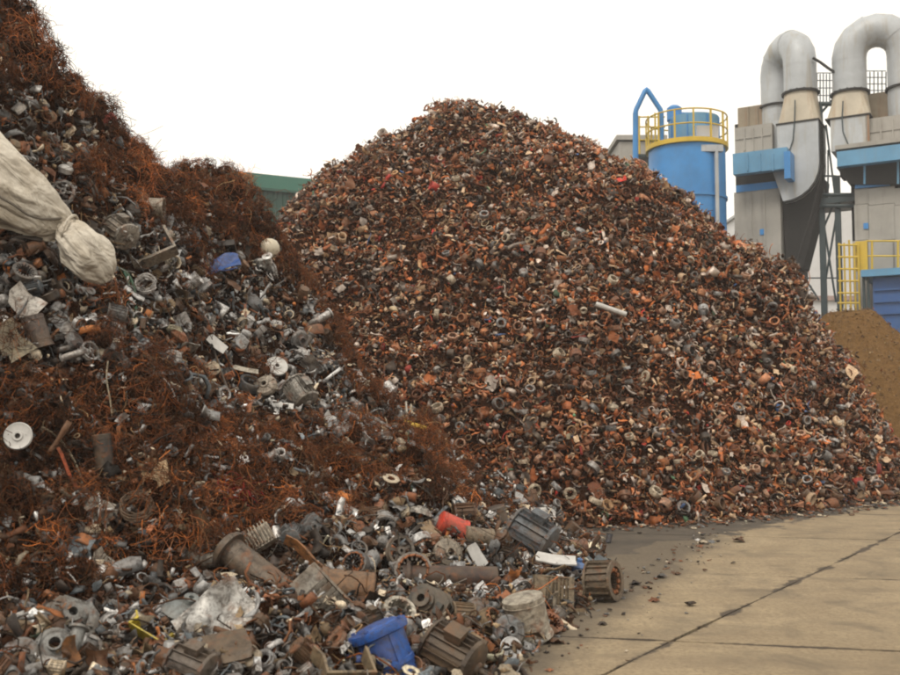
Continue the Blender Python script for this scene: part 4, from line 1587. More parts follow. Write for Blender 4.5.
hero('finned motor', 452, 655, 72, (0.075, 0.055, 0.04, .2), 'dark brown finned motor to the right of the blue motor casing', 'motor', 'dark brown finned motor', rot=(.4, .35, -.5), name='dark_finned_motor', lift=.3)
hero('finned motor', 531, 536, 58, (0.115, 0.13, 0.145, .25), 'slate-grey electric motor resting on top of the heap edge beside the yard', 'motor', 'slate-grey motor', rot=(.2, .45, -.45), name='slate_motor', lift=.42, variant=1)
hero('open can', 497, 520, 34, (0.055, 0.045, 0.04, .1), 'dark upright drum behind the slate-grey motor', 'drum', 'dark drum', rot=(.2, 1.3, .3), name='dark_drum', lift=.4, squash=(.9, 1.2, 1.2))
hero('open can', 478, 537, 34, (0.23, 0.18, 0.125, .1), 'tan stepped cylinder just right of the red can', 'cylinder', 'tan stepped cylinder', rot=(.1, .2, .35), name='tan_cylinder', lift=.5)
hero('open can', 574, 548, 28, (0.20, 0.09, 0.05, .1), 'short rusty tin with a pale open end at the heap edge', 'tin', 'short rusty tin', rot=(.1, .0, .25), name='rusty_tin', lift=.5, sub_colors={'inner_lid': (.5, .42, .33, .1)}, squash=(1, 1.1, 1.1))
hero('tidy plate', 556, 560, 40, (0.60, 0.55, 0.45, 0), 'cream flat board lying below the slate-grey motor', 'board', 'cream board', rot=(.3, .1, -.1), name='cream_board', lift=.5, mat=M_DISC)
hero('lump of casting', 577, 567, 20, (0.05, 0.17, 0.42, 0), 'small bright blue lump beside the cream board', 'lump', 'small blue lump', rot=(.3, .1, .4), name='blue_lump', lift=.4, mat=M_PAINT)
hero('open can', 609, 538, 11, (0.10, 0.10, 0.11, .2), 'single small dark can standing alone on the concrete yard', 'can', 'lone can on the yard', rot=(0, -1.3, .4), name='lone_can', ground=.42)
hero('pipe elbow', 215, 556, 56, (0.30, 0.27, 0.225, .2), 'pale bent pipe end above the thick grey pipe', 'pipe', 'pale bent pipe', rot=(.4, .1, -.5), name='bent_pipe', lift=.2)
hero('length of pipe', 264, 578, 108, (0.13, 0.10, 0.075, .25), 'thick grey pipe slanting down to the right across the near heap', 'pipe', 'thick grey pipe', rot=(0, .55, -.35), name='thick_pipe', lift=.10, squash=(1, 1.15, 1.15))
hero('louvred cover', 318, 603, 76, (0.22, 0.20, 0.17, .3), 'grey slotted casing with an open end below the rust-brown canister', 'casing', 'grey slotted casing', rot=(.95, .75, -.25), name='slotted_casing', lift=.3)
hero('angle bar', 315, 556, 66, (0.27, 0.115, 0.04, .05), 'orange rusted angle bar sloping above the rust-brown canister', 'angle bar', 'orange rusted bar', rot=(.5, .45, -.15), name='rusty_angle_bar', lift=.4, squash=(1, 1.4, 1.4))
hero('heat sink', 254, 540, 46, (0.30, 0.26, 0.20, .2), 'pale finned block standing on the thick grey pipe', 'heat sink', 'pale finned block', rot=(1.0, -.55, .2), name='finned_block', lift=.45)
hero('U bracket', 152, 632, 52, (0.52, 0.40, 0.03, 0), 'bent yellow bracket low on the left of the near heap', 'bracket', 'yellow bracket', rot=(.7, .4, -.3), name='yellow_bracket', lift=.45, mat=M_PAINT, squash=(1, .45, 1.3))
hero('crumpled sheet', 216, 618, 70, (0.42, 0.41, 0.39, .8), 'crumpled silvery sheet standing up right of the yellow bracket', 'sheet metal', 'crumpled silver sheet', rot=(1.0, -.5, .4), name='silver_sheet', lift=.35)
hero('crumpled sheet', 218, 648, 60, (0.10, 0.07, 0.045, .2), 'large folded brown sheet under the crumpled silver sheet', 'sheet metal', 'folded brown sheet', rot=(.7, -.1, .2), name='brown_sheet', lift=.2, variant=1)
hero('lump of casting', 182, 612, 56, (0.21, 0.235, 0.235, .2), 'blue-grey rounded cover behind the yellow bracket', 'cover', 'blue-grey rounded cover', rot=(.4, .2, .3), name='rounded_cover', lift=.2, mat=M_PAINT, squash=(1, 1, .7))
hero('gearbox housing', 430, 608, 56, (0.04, 0.042, 0.036, .2), 'nearly black box housing right above the blue motor casing', 'housing', 'nearly black housing', rot=(1.0, .3, -.5), name='black_housing', lift=.3)
hero('length of pipe', 450, 577, 92, (0.055, 0.032, 0.025, .1), 'dark brown bar lying level above the nearly black housing', 'bar', 'dark brown bar', rot=(0, .03, .06), name='dark_bar', lift=.14)
hero('tidy plate', 477, 556, 26, (0.42, 0.47, 0.43, .1), 'pale mint plate leaning below the tan stepped cylinder', 'plate', 'pale mint plate', rot=(1.2, 1.0, .2), name='mint_plate', lift=.6, mat=M_DISC)
hero('ribbed end bell', 449, 553, 34, (0.28, 0.24, 0.19, .3), 'beige broken flywheel cover with an open middle below the red can', 'flywheel cover', 'broken flywheel cover', rot=(1.1, .5, .2), name='flywheel_cover', lift=.4)
hero('stator ring', 413, 572, 38, (0.22, 0.20, 0.18, .3), 'grey wound stator standing on edge left of the dark brown bar', 'stator', 'wound stator', rot=(1.0, -.4, .3), name='wound_stator', lift=.35)
hero('pulley', 400, 551, 30, (0.16, 0.14, 0.12, .3), 'round dark pulley above the wound stator', 'pulley', 'round dark pulley', rot=(1.2, .9, .3), name='dark_pulley', lift=.35)
hero('ribbed end bell', 420, 511, 26, (0.42, 0.39, 0.35, .5), 'pale domed cap near the top of the grey scrap, left of the red can', 'cap', 'pale domed cap', rot=(-.2, .3, .3), name='domed_cap', lift=.35)
hero('iron ring', 398, 612, 34, (0.52, 0.48, 0.40, .2), 'pale ring sitting behind the blue motor casing', 'ring', 'pale ring', rot=(.8, .2, .3), name='pale_ring', lift=.3)
hero('U bracket', 345, 665, 62, (0.22, 0.165, 0.10, .15), 'tan angular frame at the bottom edge left of the blue motor casing', 'frame', 'tan bottom frame', rot=(.5, .1, .5), name='angular_casting', lift=.25)
hero('crumpled sheet', 543, 517, 28, (0.55, 0.50, 0.42, .1), 'crumpled cream lump at the toe of the big heap above the slate-grey motor', 'sheet', 'crumpled cream lump', rot=(.9, .3, .3), name='cream_lump', lift=.3, mat=M_DISC)
hero('finned motor', 192, 668, 60, (0.12, 0.10, 0.085, .25), 'finned motor half hidden at the bottom edge below the yellow bracket', 'motor', 'half hidden finned motor', rot=(.3, .25, -.35), name='buried_motor', lift=.15, variant=1)
hero('ribbed end bell', 20, 655, 40, (0.19, 0.20, 0.205, .35), 'blue-grey domed motor end at the lower left corner', 'motor end', 'blue-grey motor end', rot=(1.1, .1, .3), name='motor_end', lift=.3)
hero('gearbox housing', 70, 622, 62, (0.22, 0.22, 0.21, .25), 'large angular grey housing low on the left', 'housing', 'angular grey housing', rot=(1.0, .4, .5), name='grey_housing', lift=.25, variant=1)
hero('pump casing', 55, 646, 46, (0.21, 0.21, 0.2, .3), 'grey snail-shaped pump casing in the lower left corner', 'pump casing', 'grey pump casing', rot=(1.0, .2, .2), name='pump_casing', lift=.3)
hero('flat plate', 71, 653, 34, (0.34, 0.13, 0.03, .1), 'orange rusted plate in the lower left corner', 'plate', 'orange plate', rot=(1.2, 1.2, .2), name='orange_plate', lift=.6)
# upper and middle of the near heap
hero('flat disc', 18, 436, 27, (0.62, 0.60, 0.57, .2), 'round pale grey disc with a dark centre hole near the left edge', 'disc', 'pale grey disc', rot=(1.35, 0, .12), name='pale_disc', lift=.8, mat=M_DISC)
hero('flat disc', 277, 366, 22, (0.75, 0.73, 0.70, .2), 'bright white disc in the middle of the near heap', 'disc', 'bright white disc', rot=(1.0, .15, .35), name='white_disc', lift=.4, mat=M_DISC)
hero('ribbed end bell', 173, 357, 20, (0.42, 0.41, 0.40, .3), 'small grey ribbed disc left of the bright white disc', 'disc', 'small grey ribbed disc', rot=(1.1, .2, .2), name='ribbed_disc', lift=.4)
hero('lump of casting', 66, 170, 22, (0.66, 0.64, 0.62, .3), 'round white lump on the dark slope above the white sack', 'lump', 'round white lump', rot=(.3, .3, 0), name='white_lump', lift=.4, mat=M_DISC, squash=(1, 1, .9))
hero('open can', 150, 207, 34, (0.50, 0.44, 0.36, .1), 'beige cylinder under the rusty wire ridge, right of the sack', 'cylinder', 'beige cylinder', rot=(0, .05, .1), name='beige_cylinder', lift=.4)
hero('tidy plate', 163, 222, 26, (0.35, 0.37, 0.39, .2), 'light grey square plate beside the beige cylinder', 'plate', 'light grey square plate', rot=(1.1, .3, .2), name='grey_plate', lift=.5, squash=(.8, 1.6, 1))
hero('U bracket', 150, 248, 54, (0.26, 0.225, 0.18, .2), 'grey open cage leaning up right of the tied sack', 'cage', 'grey open frame', rot=(1.0, -.5, .3), name='cage', lift=.35)
hero('wire coil', 147, 284, 26, (0.66, 0.64, 0.62, .8), 'small shiny chrome coil right of the green cord', 'coil', 'chrome coil', rot=(1.2, 0, .1), name='chrome_coil', lift=.4)
hero('crumpled sheet', 222, 264, 34, (0.03, 0.10, 0.34, 0), 'blue plastic piece on the upper right of the near heap', 'plastic piece', 'blue plastic piece', rot=(.7, -.15, .2), name='blue_plastic', lift=.6, mat=M_PAINT)
hero('open can', 37, 332, 40, (0.13, 0.10, 0.085, .2), 'dark canister with a ribbed lid below the white sack', 'canister', 'dark ribbed canister', rot=(0.2, 1.25, .3), name='dark_canister', lift=.35)
hero('flat plate', 28, 305, 40, (0.46, 0.43, 0.39, .1), 'pale broken panel behind the dark ribbed canister', 'panel', 'pale broken panel', rot=(1.1, .5, .1), name='broken_board', lift=.45, squash=(1, 1.5, 1))
hero('open can', 103, 452, 42, (0.05, 0.045, 0.042, .2), 'black canister hanging in the rusty wire of the steep face', 'canister', 'black canister', rot=(0.1, 1.45, .2), name='black_canister', lift=.3, squash=(1, .8, .8))
hero('wire coil', 138, 507, 40, (0.18, 0.12, 0.08, .3), 'flat brown wire coil under the black canister', 'coil', 'flat brown coil', rot=(.9, .1, .1), name='brown_coil', lift=.3)
hero('angle bar', 68, 468, 44, (0.42, 0.085, 0.03, 0), 'thin red-orange strip slanting below the pale grey disc', 'strip', 'red-orange strip', rot=(.2, 1.1, .2), name='orange_strip', lift=.5, squash=(1, .6, .6))
hero('tidy plate', 217, 344, 22, (0.72, 0.70, 0.68, .2), 'small white rectangular tag left of the bright white disc', 'plate', 'small white tag', rot=(1.0, .7, .2), name='white_tag', lift=.7, mat=M_DISC)
hero('tidy plate', 246, 370, 26, (0.5, 0.46, 0.38, .2), 'thin pale strip touching the bright white disc', 'strip', 'thin pale strip', rot=(1.0, .2, .1), name='pale_strip', lift=.7, squash=(1, .4, 1))
hero('tidy plate', 282, 405, 24, (0.7, 0.68, 0.66, .4), 'white oval plate below the bright white disc', 'plate', 'white oval plate', rot=(.9, .2, .1), name='oval_plate', lift=.6, mat=M_DISC, squash=(1, .6, 1))
hero('tidy plate', 415, 425, 24, (0.62, 0.40, 0.02, 0), 'yellow strip stuck in the dip between the two heaps', 'strip', 'yellow strip', rot=(.6, .35, .05), name='yellow_strip', lift=.9, mat=M_PAINT, squash=(1, .5, 1))
hero('flat plate', 434, 434, 18, (0.50, 0.35, 0.15, 0), 'tan scrap piece right of the yellow strip', 'scrap piece', 'tan scrap piece', rot=(1.1, .1, .1), name='tan_piece', lift=.9, mat=M_PAINT, squash=(1, 1.3, 1))
hero('flat plate', 330, 419, 16, (0.66, 0.64, 0.60, .1), 'small pale diamond-shaped chip right of the white oval plate', 'chip', 'pale diamond chip', rot=(1.2, .6, .1), name='pale_chip', lift=.8, mat=M_DISC, squash=(.9, 1.5, 1))
hero('ribbed end bell', 265, 385, 26, (0.40, 0.35, 0.29, .2), 'beige round cover below left of the bright white disc', 'cover', 'beige round cover', rot=(1.0, -.5, .1), name='beige_cover', lift=.4)
hero('heat sink', 205, 318, 24, (0.3, 0.29, 0.27, .3), 'small finned grey block above the small white tag', 'heat sink', 'small finned grey block', rot=(1.0, .4, .2), name='small_finned_block', lift=.4)
hero('finned motor', 120, 232, 40, (0.30, 0.27, 0.23, .3), 'light grey motor just right of the tied sack end', 'motor', 'light grey motor', rot=(.2, .5, -.6), name='light_grey_motor', lift=.3, variant=1)
hero('finned motor', 300, 392, 38, (0.30, 0.28, 0.25, .4), 'grey motor leaning right below the bright white disc', 'motor', 'leaning grey motor', rot=(.2, .8, -.6), name='leaning_motor', lift=.3)
hero('flat plate', 14, 345, 46, (0.25, 0.21, 0.14, .1), 'brown rounded slab at the left edge below the sack', 'slab', 'brown slab', rot=(.8, .7, .1), name='brown_slab', lift=.3, squash=(1, 1.5, 1))
hero('flat plate', 104, 562, 26, (0.36, 0.32, 0.27, .1), 'pale torn scrap sheet low in the rusty wire', 'scrap sheet', 'pale torn sheet', rot=(1.2, .7, .1), name='torn_sheet', lift=.6, squash=(1, 1.4, 1))
hero('crumpled sheet', 100, 510, 30, (0.33, 0.29, 0.24, .1), 'crumpled pale rag of sheet in the rusty wire beside the flat brown coil', 'sheet', 'crumpled pale rag', rot=(1.1, .4, .1), name='pale_rag', lift=.3, variant=2)

# white lamp globe with a neck
s = surf(271, 252)
r0 = empty('lamp_globe', s + Vector((0, -.12, .02)), (0.15, .25, 0)); k = s.y / F
tag(r0, 'cream lamp globe with a narrow neck on the upper right of the near heap', 'lamp globe')
m = MB(); m.lathe([(0, 11 * k), (5 * k, 10 * k), (9 * k, 6 * k), (10.5 * k, 1 * k), (9 * k, -5 * k), (6 * k, -9 * k), (4.5 * k, -13 * k)], 24); m.build('globe', plain('opal_globe', (0.62, 0.55, 0.42), 0.35, .08, 8), r0)
m = MB(); m.lathe([(5 * k, -12 * k), (6 * k, -13 * k), (6 * k, -17 * k), (4 * k, -18 * k), (0, -18 * k)], 16); m.build('neck', M_DISC, r0)
LAND.append(('cream lamp globe', 271, 252))


def wire_thing(name, pts, r, color, label, cat, mat=M_PAINT, lift=0.06):
    P3 = []
    for px, py in pts:
        q = surf(px, py)
        P3.append(q)
    d0 = [q.y for q in P3]
    base = P3[len(P3) // 2]
    w = []
    for i, (px, py) in enumerate(pts):
        yy = min(P3[i].y, base.y + .4) - lift
        w.append(P(px, py, max(min(yy, base.y + .25), base.y - .5)))
    # smooth
    for _ in range(2):
        nw = [w[0]]
        for a, b in zip(w[:-1], w[1:]):
            nw += [a.lerp(b, .25), a.lerp(b, .75)]
        nw.append(w[-1]); w = nw
    m = MB(); m.tube([q - base for q in w], r, 7)
    o = m.build(name, mat); o.location = base; o.color = color
    tag(o, label, cat)
    LAND.append((' '.join(label.split()[:3]), pts[0][0], pts[0][1]))
    return o


CRM = (0.40, 0.33, 0.22, .1)
wire_thing('bent_wire', [(42, 427), (55, 434), (68, 449), (78, 468), (83, 487), (82, 505)], .009, CRM, 'long pale bent wire curving down beside the pale grey disc', 'wire')
wire_thing('hanging_wire', [(108, 361), (106, 378), (110, 398), (112, 416)], .007, CRM, 'thin pale wire hanging above the black canister', 'wire')
wire_thing('green_rope', [(118, 268), (127, 272), (134, 286), (136, 305), (135, 330)], .016, (0.05, 0.16, 0.10, 0), 'green cord hanging from the tied end of the white sack', 'cord')
wire_thing('green_rope', [(124, 272), (130, 285), (128, 305), (125, 318)], .010, (0.07, 0.20, 0.13, 0), 'short second green cord left of the longer one under the sack', 'cord')
wire_thing('green_wire', [(408, 430), (409, 450), (411, 470), (412, 490)], .008, (0.04, 0.14, 0.08, 0), 'thin green wire hanging down below the yellow strip', 'wire')
wire_thing('white_rod', [(406, 402), (407, 414), (408, 426)], .014, (0.55, 0.5, 0.42, 0), 'short white rod standing upright above the yellow strip', 'rod')
wire_thing('rusty_hose', [(205, 320), (212, 345), (222, 375), (232, 400), (236, 430)], .012, (0.07, 0.05, 0.04, .1), 'dark hose trailing down left of the bright white disc', 'hose')
wire_thing('rusty_hose', [(245, 305), (246, 330), (247, 355)], .018, (0.33, 0.10, 0.04, 0), 'rust-red hose hanging above the bright white disc', 'hose')


# wad of red wire
def red_wad(px, py, N, rad, label):
    c = surf(px, py)
    b = Bulk()
    q = rng.normal(0, 1, (N, 3)); q /= np.linalg.norm(q, axis=1, keepdims=True)
    pos = q * rad * rng.uniform(.3, 1, (N, 1)) * np.array([1.0, .6, 1.35])
    col = pick_colors(N, ['red', 'orange', 'rust'], [5, 3, 3]); col[:, :3] *= .85
    V, Fc, C = strands(pos, q, np.exp(rng.normal(math.log(rad * 1.5), .3, N)), rng.uniform(.003, .006, N), col, K=6, curl=.9, droop=.7, out=.1)
    b.raw(V, Fc, C)
    o = b.build('red_wire_wad', M_WIRE, None); del o['kind']
    o.location = c + Vector((0, -.05, 0)); tag(o, label, 'wire wad')
red_wad(238, 498, 300, .17, 'wad of red wire hanging above the pale finned block')
LAND.append(('wad of red wire', 238, 498))

# ---- white woven sack
def sack():
    pathpx = [(-120, 100, 8.55, 52), (-60, 138, 8.5, 50), (-10, 181, 8.4, 41), (20, 201, 8.45, 32), (42, 215, 8.55, 26), (60, 224, 8.62, 18), (70, 230, 8.66, 10)]
    base = P(20, 200, 8.5)
    root = empty('woven_sack', base)
    tag(root, 'big off-white woven sack draped on the slope at the left edge, tied at its end', 'sack')
    def loft(path, n, fold, seed, name, nf=7, flat=.50):
        r = random.Random(seed)
        pts = []
        for a, b in zip(path[:-1], path[1:]):
            for k in range(6):
                t = k / 6.0
                pts.append([a[i] * (1 - t) + b[i] * t for i in range(4)])
        pts.append(list(path[-1]))
        # smooth centre line
        for _ in range(3):
            pts = [pts[0]] + [[(pts[i - 1][q] + 2 * pts[i][q] + pts[i + 1][q]) / 4 for q in range(4)] for i in range(1, len(pts) - 1)] + [pts[-1]]
        C3 = [P(a, b, c) - base for a, b, c, d in pts]
        vs, fs = [], []
        for k, (c, q) in enumerate(zip(C3, pts)):
            t = (C3[min(k + 1, len(C3) - 1)] - C3[max(k - 1, 0)]).normalized()
            view = Vector((0, 1, 0)); a = t.cross(view).normalized(); b = t.cross(a)
            rad = q[3] * q[2] / F
            for i in range(n):
                an = 2 * math.pi * i / n
                f = 1 + fold * math.sin(nf * an + k * .16 + seed) * (0.35 + .65 * k / len(C3)) + fold * .8 * math.sin(3 * an - k * .31 + seed * 2) + fold * .35 * math.sin(13 * an + k * .5)
                # creases across
                f += fold * .4 * (abs(((k * .23 + math.sin(an * 2)) % 2) - 1) - .5)
                vs.append(c + (a * math.cos(an) + b * math.sin(an) * flat) * rad * f)
        for k in range(len(C3) - 1):
            for i in range(n):
                j = (i + 1) % n
                fs.append((k * n + i, k * n + j, (k + 1) * n + j, (k + 1) * n + i))
        fs += [tuple(range(n))[::-1], tuple(range((len(C3) - 1) * n, len(C3) * n))]
        m = MB(); m.add(vs, fs)
        return m.build(name, M_SACK, root, ang=60), C3, pts
    body, C3, pts = loft(pathpx, 72, .095, 1, 'sack_body')
    loft([(64, 226, 8.60, 8), (72, 235, 8.55, 16), (82, 247, 8.5, 22), (92, 260, 8.52, 23), (101, 273, 8.56, 16), (106, 282, 8.6, 5)], 64, .12, 4, 'tied_end', nf=9, flat=.85)
    # dark stitched seam along the body
    m = MB()
    sp = []
    for px, py in [(-60, 178), (-20, 188), (0, 197), (14, 205), (28, 215), (42, 219), (56, 219), (68, 217)]:
        sp.append((px, py))
    w = []
    for i, (px, py) in enumerate(sp):
        # put the seam on the sack's front by shooting towards the centre line depth
        best = min(zip(C3, pts), key=lambda cp: abs(cp[1][0] - px))
        rad = best[1][3] * best[1][2] / F
        off = abs(py - best[1][1]) / best[1][3]
        yy = best[1][2] - rad * .62 * math.sqrt(max(.05, 1 - min(off, .95) ** 2)) * 1.03 - .012
        w.append(P(px, py, yy) - base)
    m.tube(w, .012, 6); m.build('seam', plain('seam_tape', (0.13, 0.11, 0.085), .8), root)
    m = MB(); 
    c = P(70, 229, 8.55) - base
    m.tube([c + Vector((.10 * math.cos(a) * .45, .13 * math.sin(a), .12 * math.cos(a))) for a in [i * math.pi / 8 for i in range(17)]], .014, 6)
    m.build('tie_rope', M_SACK, root)
sack()
LAND.append(('woven sack', 40, 205))

# ------------------------------------------------------------------ smaller individual pieces filling the near heap
CNAME = {'brown': 'brown', 'dark': 'blackish', 'grey': 'grey', 'lgrey': 'light grey', 'cream': 'cream', 'silver': 'silvery', 'rust': 'rust-red', 'slate': 'blue-grey', 'tan': 'tan', 'green': 'dull green', 'copper': 'coppery', 'orange': 'orange-rust',
         'pink': 'pinkish', 'red': 'red'}
CAT = {k: k for k in GEN}
CAT.update({'finned motor': 'motor', 'open motor shell': 'motor shell', 'ribbed end bell': 'end bell', 'gearbox housing': 'gearbox', 'crumpled sheet': 'sheet metal', 'lump of casting': 'casting', 'length of pipe': 'pipe',
            'flat plate': 'plate', 'flat disc': 'disc', 'louvred cover': 'cover', 'open can': 'can', 'U bracket': 'bracket', 'iron ring': 'ring'})
SEEN = {}


def direction(dx, dy):
    a = math.degrees(math.atan2(-dy, dx)) % 360
    return ['right of', 'up and right of', 'above', 'up and left of', 'left of', 'down and left of', 'below', 'down and right of'][int(((a + 22.5) % 360) // 45)]


def make_label(colname, kind, px, py):
    cands = sorted(LAND, key=lambda l: (l[1] - px) ** 2 + (l[2] - py) ** 2)
    for adj in ('small', 'battered', 'tilted', 'half-buried'):
        for sh, lx, ly in [q[:3] for q in cands[:7]]:
            d = math.hypot(lx - px, ly - py)
            w = 'just ' if d < 30 else ''
            lab = f"{adj} {colname} {kind}, {w}{direction(px - lx, py - ly)} the {sh}"
            if lab not in SEEN and len(lab.split()) <= 16:
                SEEN[lab] = 1
                return lab
    return f"small {colname} {kind} near the {cands[0][0]}"


def scatter(poly, n, s0, s1, kinds, kp, cols, cp, mind, group, xr, yr, avoid=18, lift=(.1, .4)):
    pts = []
    tries = 0
    cumul = 0
    while len(pts) < n and tries < 6000:
        tries += 1
        px = random.uniform(*xr); py = random.uniform(*yr)
        if not bool(inpoly(np.array([px]), np.array([py]), poly)[0]): continue
        if any((px - a) ** 2 + (py - b) ** 2 < mind ** 2 for a, b in pts): continue
        if any((px - l[1]) ** 2 + (py - l[2]) ** 2 < max(avoid, .40 * (l[3] if len(l) > 3 else 0)) ** 2 for l in LAND + [('', 410, 418, 62)]): continue
        s = surf(px, py)
        if s.z < 0.015 or s.y > 15.5: continue
        pts.append((px, py))
        kd = random.choices(kinds, kp)[0]
        cn = random.choices(cols, cp)[0]
        c = list(PAL[cn]); j = .98 * math.exp(random.gauss(0, .35)); c = [min(.8, c[0] * j), min(.8, c[1] * j), min(.8, c[2] * j), c[3]]
        sz = random.uniform(s0, s1)
        place(kd, px, py, sz, tuple(c), make_label(CNAME[cn], kd, px, py), CAT[kd], group, variant=random.randrange(4), lift=random.uniform(*lift), pos=s)
    return pts


KA = ['finned motor', 'open motor shell', 'stator ring', 'rotor', 'pulley', 'ribbed end bell', 'gearbox housing', 'pump casing', 'crumpled sheet', 'angle bar', 'heat sink', 'open can', 'wire coil', 'U bracket', 'louvred cover',
      'pipe elbow', 'iron ring', 'length of pipe', 'lump of casting', 'flat plate']
sc_ap = scatter(APR_FILL, 430, 14, 30, KA, [9, 7, 8, 6, 4, 9, 8, 5, 10, 4, 3, 5, 3, 5, 4, 4, 5, 3, 8, 3],
                ['brown', 'dark', 'grey', 'lgrey', 'cream', 'silver', 'rust', 'slate', 'tan', 'green'], [18, 15, 20, 15, 6, 14, 8, 7, 9, .6], 10, 'grey motor scrap along the foot of the near heap', (-30, 600), (498, 690), avoid=17)
sc_si = scatter(SILV, 190, 12, 26, KA, [5, 3, 4, 4, 4, 10, 7, 5, 12, 5, 3, 6, 4, 6, 4, 5, 6, 4, 10, 8],
                ['brown', 'dark', 'grey', 'lgrey', 'cream', 'silver', 'rust', 'slate', 'tan', 'orange'], [13, 12, 20, 19, 9, 15, 6, 8, 5, 3], 12, 'metal scrap in the pale band of the near heap', (-20, 440), (90, 450), avoid=14)
RUSTP = [(-20, 60), (0, 80), (90, 150), (160, 215), (240, 225), (270, 280), (300, 420), (420, 470), (520, 520), (300, 530), (200, 600), (-20, 610)]
sc_ru = scatter(RUSTP, 120, 11, 25, ['crumpled sheet', 'angle bar', 'wire coil', 'flat plate', 'U bracket', 'lump of casting', 'open can', 'iron ring', 'ribbed end bell'], [10, 8, 10, 8, 5, 6, 3, 4, 3],
                ['brown', 'dark', 'grey', 'tan', 'rust', 'orange', 'lgrey', 'cream'], [18, 8, 18, 8, 10, 5, 14, 6], 17, 'scrap pieces caught in the rusty wire', (-20, 520), (10, 610), avoid=16)

# ------------------------------------------------------------------ rings one can pick out on the big heap
RC = {'rust': 8, 'orange': 3, 'brown': 6, 'grey': 6, 'lgrey': 6, 'cream': 5, 'copper': 3, 'dark': 3, 'pink': 3}
RING = [p.parts[0][1] for p in GEN['iron ring']] + [proto_bearing_ring(5, .34, .40).parts[0][1], proto_bearing_ring(6, .10, .30).parts[0][1]]
cnt = 0
S = sample_field(HB, 3000, -4, 10, 12, 22, 0.12)
order = np.argsort(S[:, 1] + rng.uniform(0, 2.5, len(S)))
taken = []
for i in order:
    if cnt >= 280: break
    x, y, z, nx, ny, nz, px, py = S[i]
    if px < 430 or px > 905 or py > 530 or py < 110: continue
    if px < 520 and bil(HN, np.array([x]), np.array([y]))[0] > z - .3: continue
    if any((px - a) ** 2 + (py - b) ** 2 < 14 ** 2 for a, b in taken): continue
    taken.append((px, py))
    sz = random.uniform(.11, .21)
    cn = random.choices(list(RC), list(RC.values()))[0]
    o = bpy.data.objects.new('iron_ring', random.choice(RING))
    COL.objects.link(o)
    o.location = Vector((x, y, z)) + Vector((nx, ny, nz)) * random.uniform(.05, .13)
    o.rotation_euler = (random.uniform(.1, 1.5), random.uniform(-.8, .8), random.uniform(0, 6.28))
    o.scale = (sz, sz, sz)
    c = PAL[cn]; o.color = c
    band = 'foot' if z < .8 else 'low slope' if z < 1.7 else 'middle slope' if z < 3 else 'upper slope' if z < 5 else 'high slope'
    side = ('above the slate-grey motor' if px < 560 else 'above the ribbed casing' if px < 640 else 'below the blue silo' if px < 735 else 'below the left duct' if px < 825 else 'below the right duct')
    for _ in range(12):
        tk = random.randrange(3)
        lab = f"{'large' if sz > .175 else 'small' if sz < .14 else 'medium'} {CNAME[cn]} iron ring {('lying flat', 'leaning', 'on edge')[tk]}, {band} of big heap {side}"
        if lab not in SEEN: break
        sz = random.uniform(.11, .21); cn = random.choices(list(RC), list(RC.values()))[0]
    SEEN[lab] = 1
    o.rotation_euler.x = (0.15, 0.8, 1.45)[tk] + random.uniform(-.1, .1)
    o.scale = (sz, sz, sz); o.color = PAL[cn]
    tag(o, lab, 'ring', 'iron rings lying in the big heap')
    cnt += 1
# pale bar on the big heap
s = surf(612, 315)
o = MB(); o.tube([(-.30, 0, .10), (-.05, -.02, .01), (.22, 0, -.08)], .045, 10); o = o.build('bright_bar', M_DISC); o.location = s + Vector((0, -.12, .08)); tag(o, 'bright bent bar sticking out in the middle of the big heap', 'bar')

# ------------------------------------------------------------------ brown mound at the right
def mound():
    n, mrad = 90, 4.6
    cx, cy = 9.7, 23.3
    cx = P(850, 303, 24.0).x; cy = 24.0; top = P(850, 297, 24.0).z
    m = MB(); vs, fs = [], []
    K = 46
    r = random.Random(3)
    for k in range(K + 1):
        t = k / K
        for i in range(n):
            a = 2 * math.pi * i / n
            rr = mrad * t
            z = top * (1 - t) ** .92 if t > .12 else top * (1 - .12) ** .92 + (0.12 - t) * .9
            nz = float(fbm(np.array([cx + rr * math.cos(a)]), np.array([cy + rr * math.sin(a)]), .9, 4, 3)[0])
            vs.append((rr * math.cos(a) * (1 + .05 * math.sin(3 * a)), rr * math.sin(a), max(-.03, z + nz * .22 * min(1, (1 - t) * 4))))
    for k in range(K):
        for i in range(n):
            j = (i + 1) % n
            fs.append((k * n + i, (k + 1) * n + i, (k + 1) * n + j, k * n + j))
    m.add(vs, fs)
    o = m.build('brown_mound', core_mat('turnings', (0.15, 0.085, 0.036), (0.24, 0.14, 0.06)), None, ang=180)
    o.location = (cx, cy, 0)
    tag(o, 'smooth brown mound of fine shredded scrap at the right behind the big heap', 'mound', kind='stuff')
    b = Bulk()
    N = 16000
    a = rng.uniform(math.pi * .8, math.pi * 2.2, N); t = np.sqrt(rng.uniform(0, 1, N))
    V0 = np.array(vs)
    ii = (np.clip(t * K, 0, K - 1).astype(int)) * n + ((a / (2 * math.pi) * n).astype(int) % n)
    pos = V0[ii] + rng.normal(0, .035, (N, 3))
    col = pick_colors(N, ['tan', 'brown', 'rust', 'dark', 'cream'], [60, 14, 12, 1, 4], .35)
    col[:, :3] *= np.array([.88, .78, .62])
    nv = np.tile([0, -.5, .8], (N, 1)).astype(float)
    kk = rng.integers(0, 4, N); s2 = np.exp(rng.normal(math.log(.034), .3, N))
    rt = rot_from(None, N, nv, .9)
    for q, tm in enumerate([TM['shard'][0], TM['shard'][2], TM['thin'][0], TM['crumple'][1]]):
        k = np.nonzero(kk == q)[0]
        b.add(tm, pos[k], rt[k], s2[k], col[k])
    b.build('turnings_flakes', M_FRAG, o)
mound()

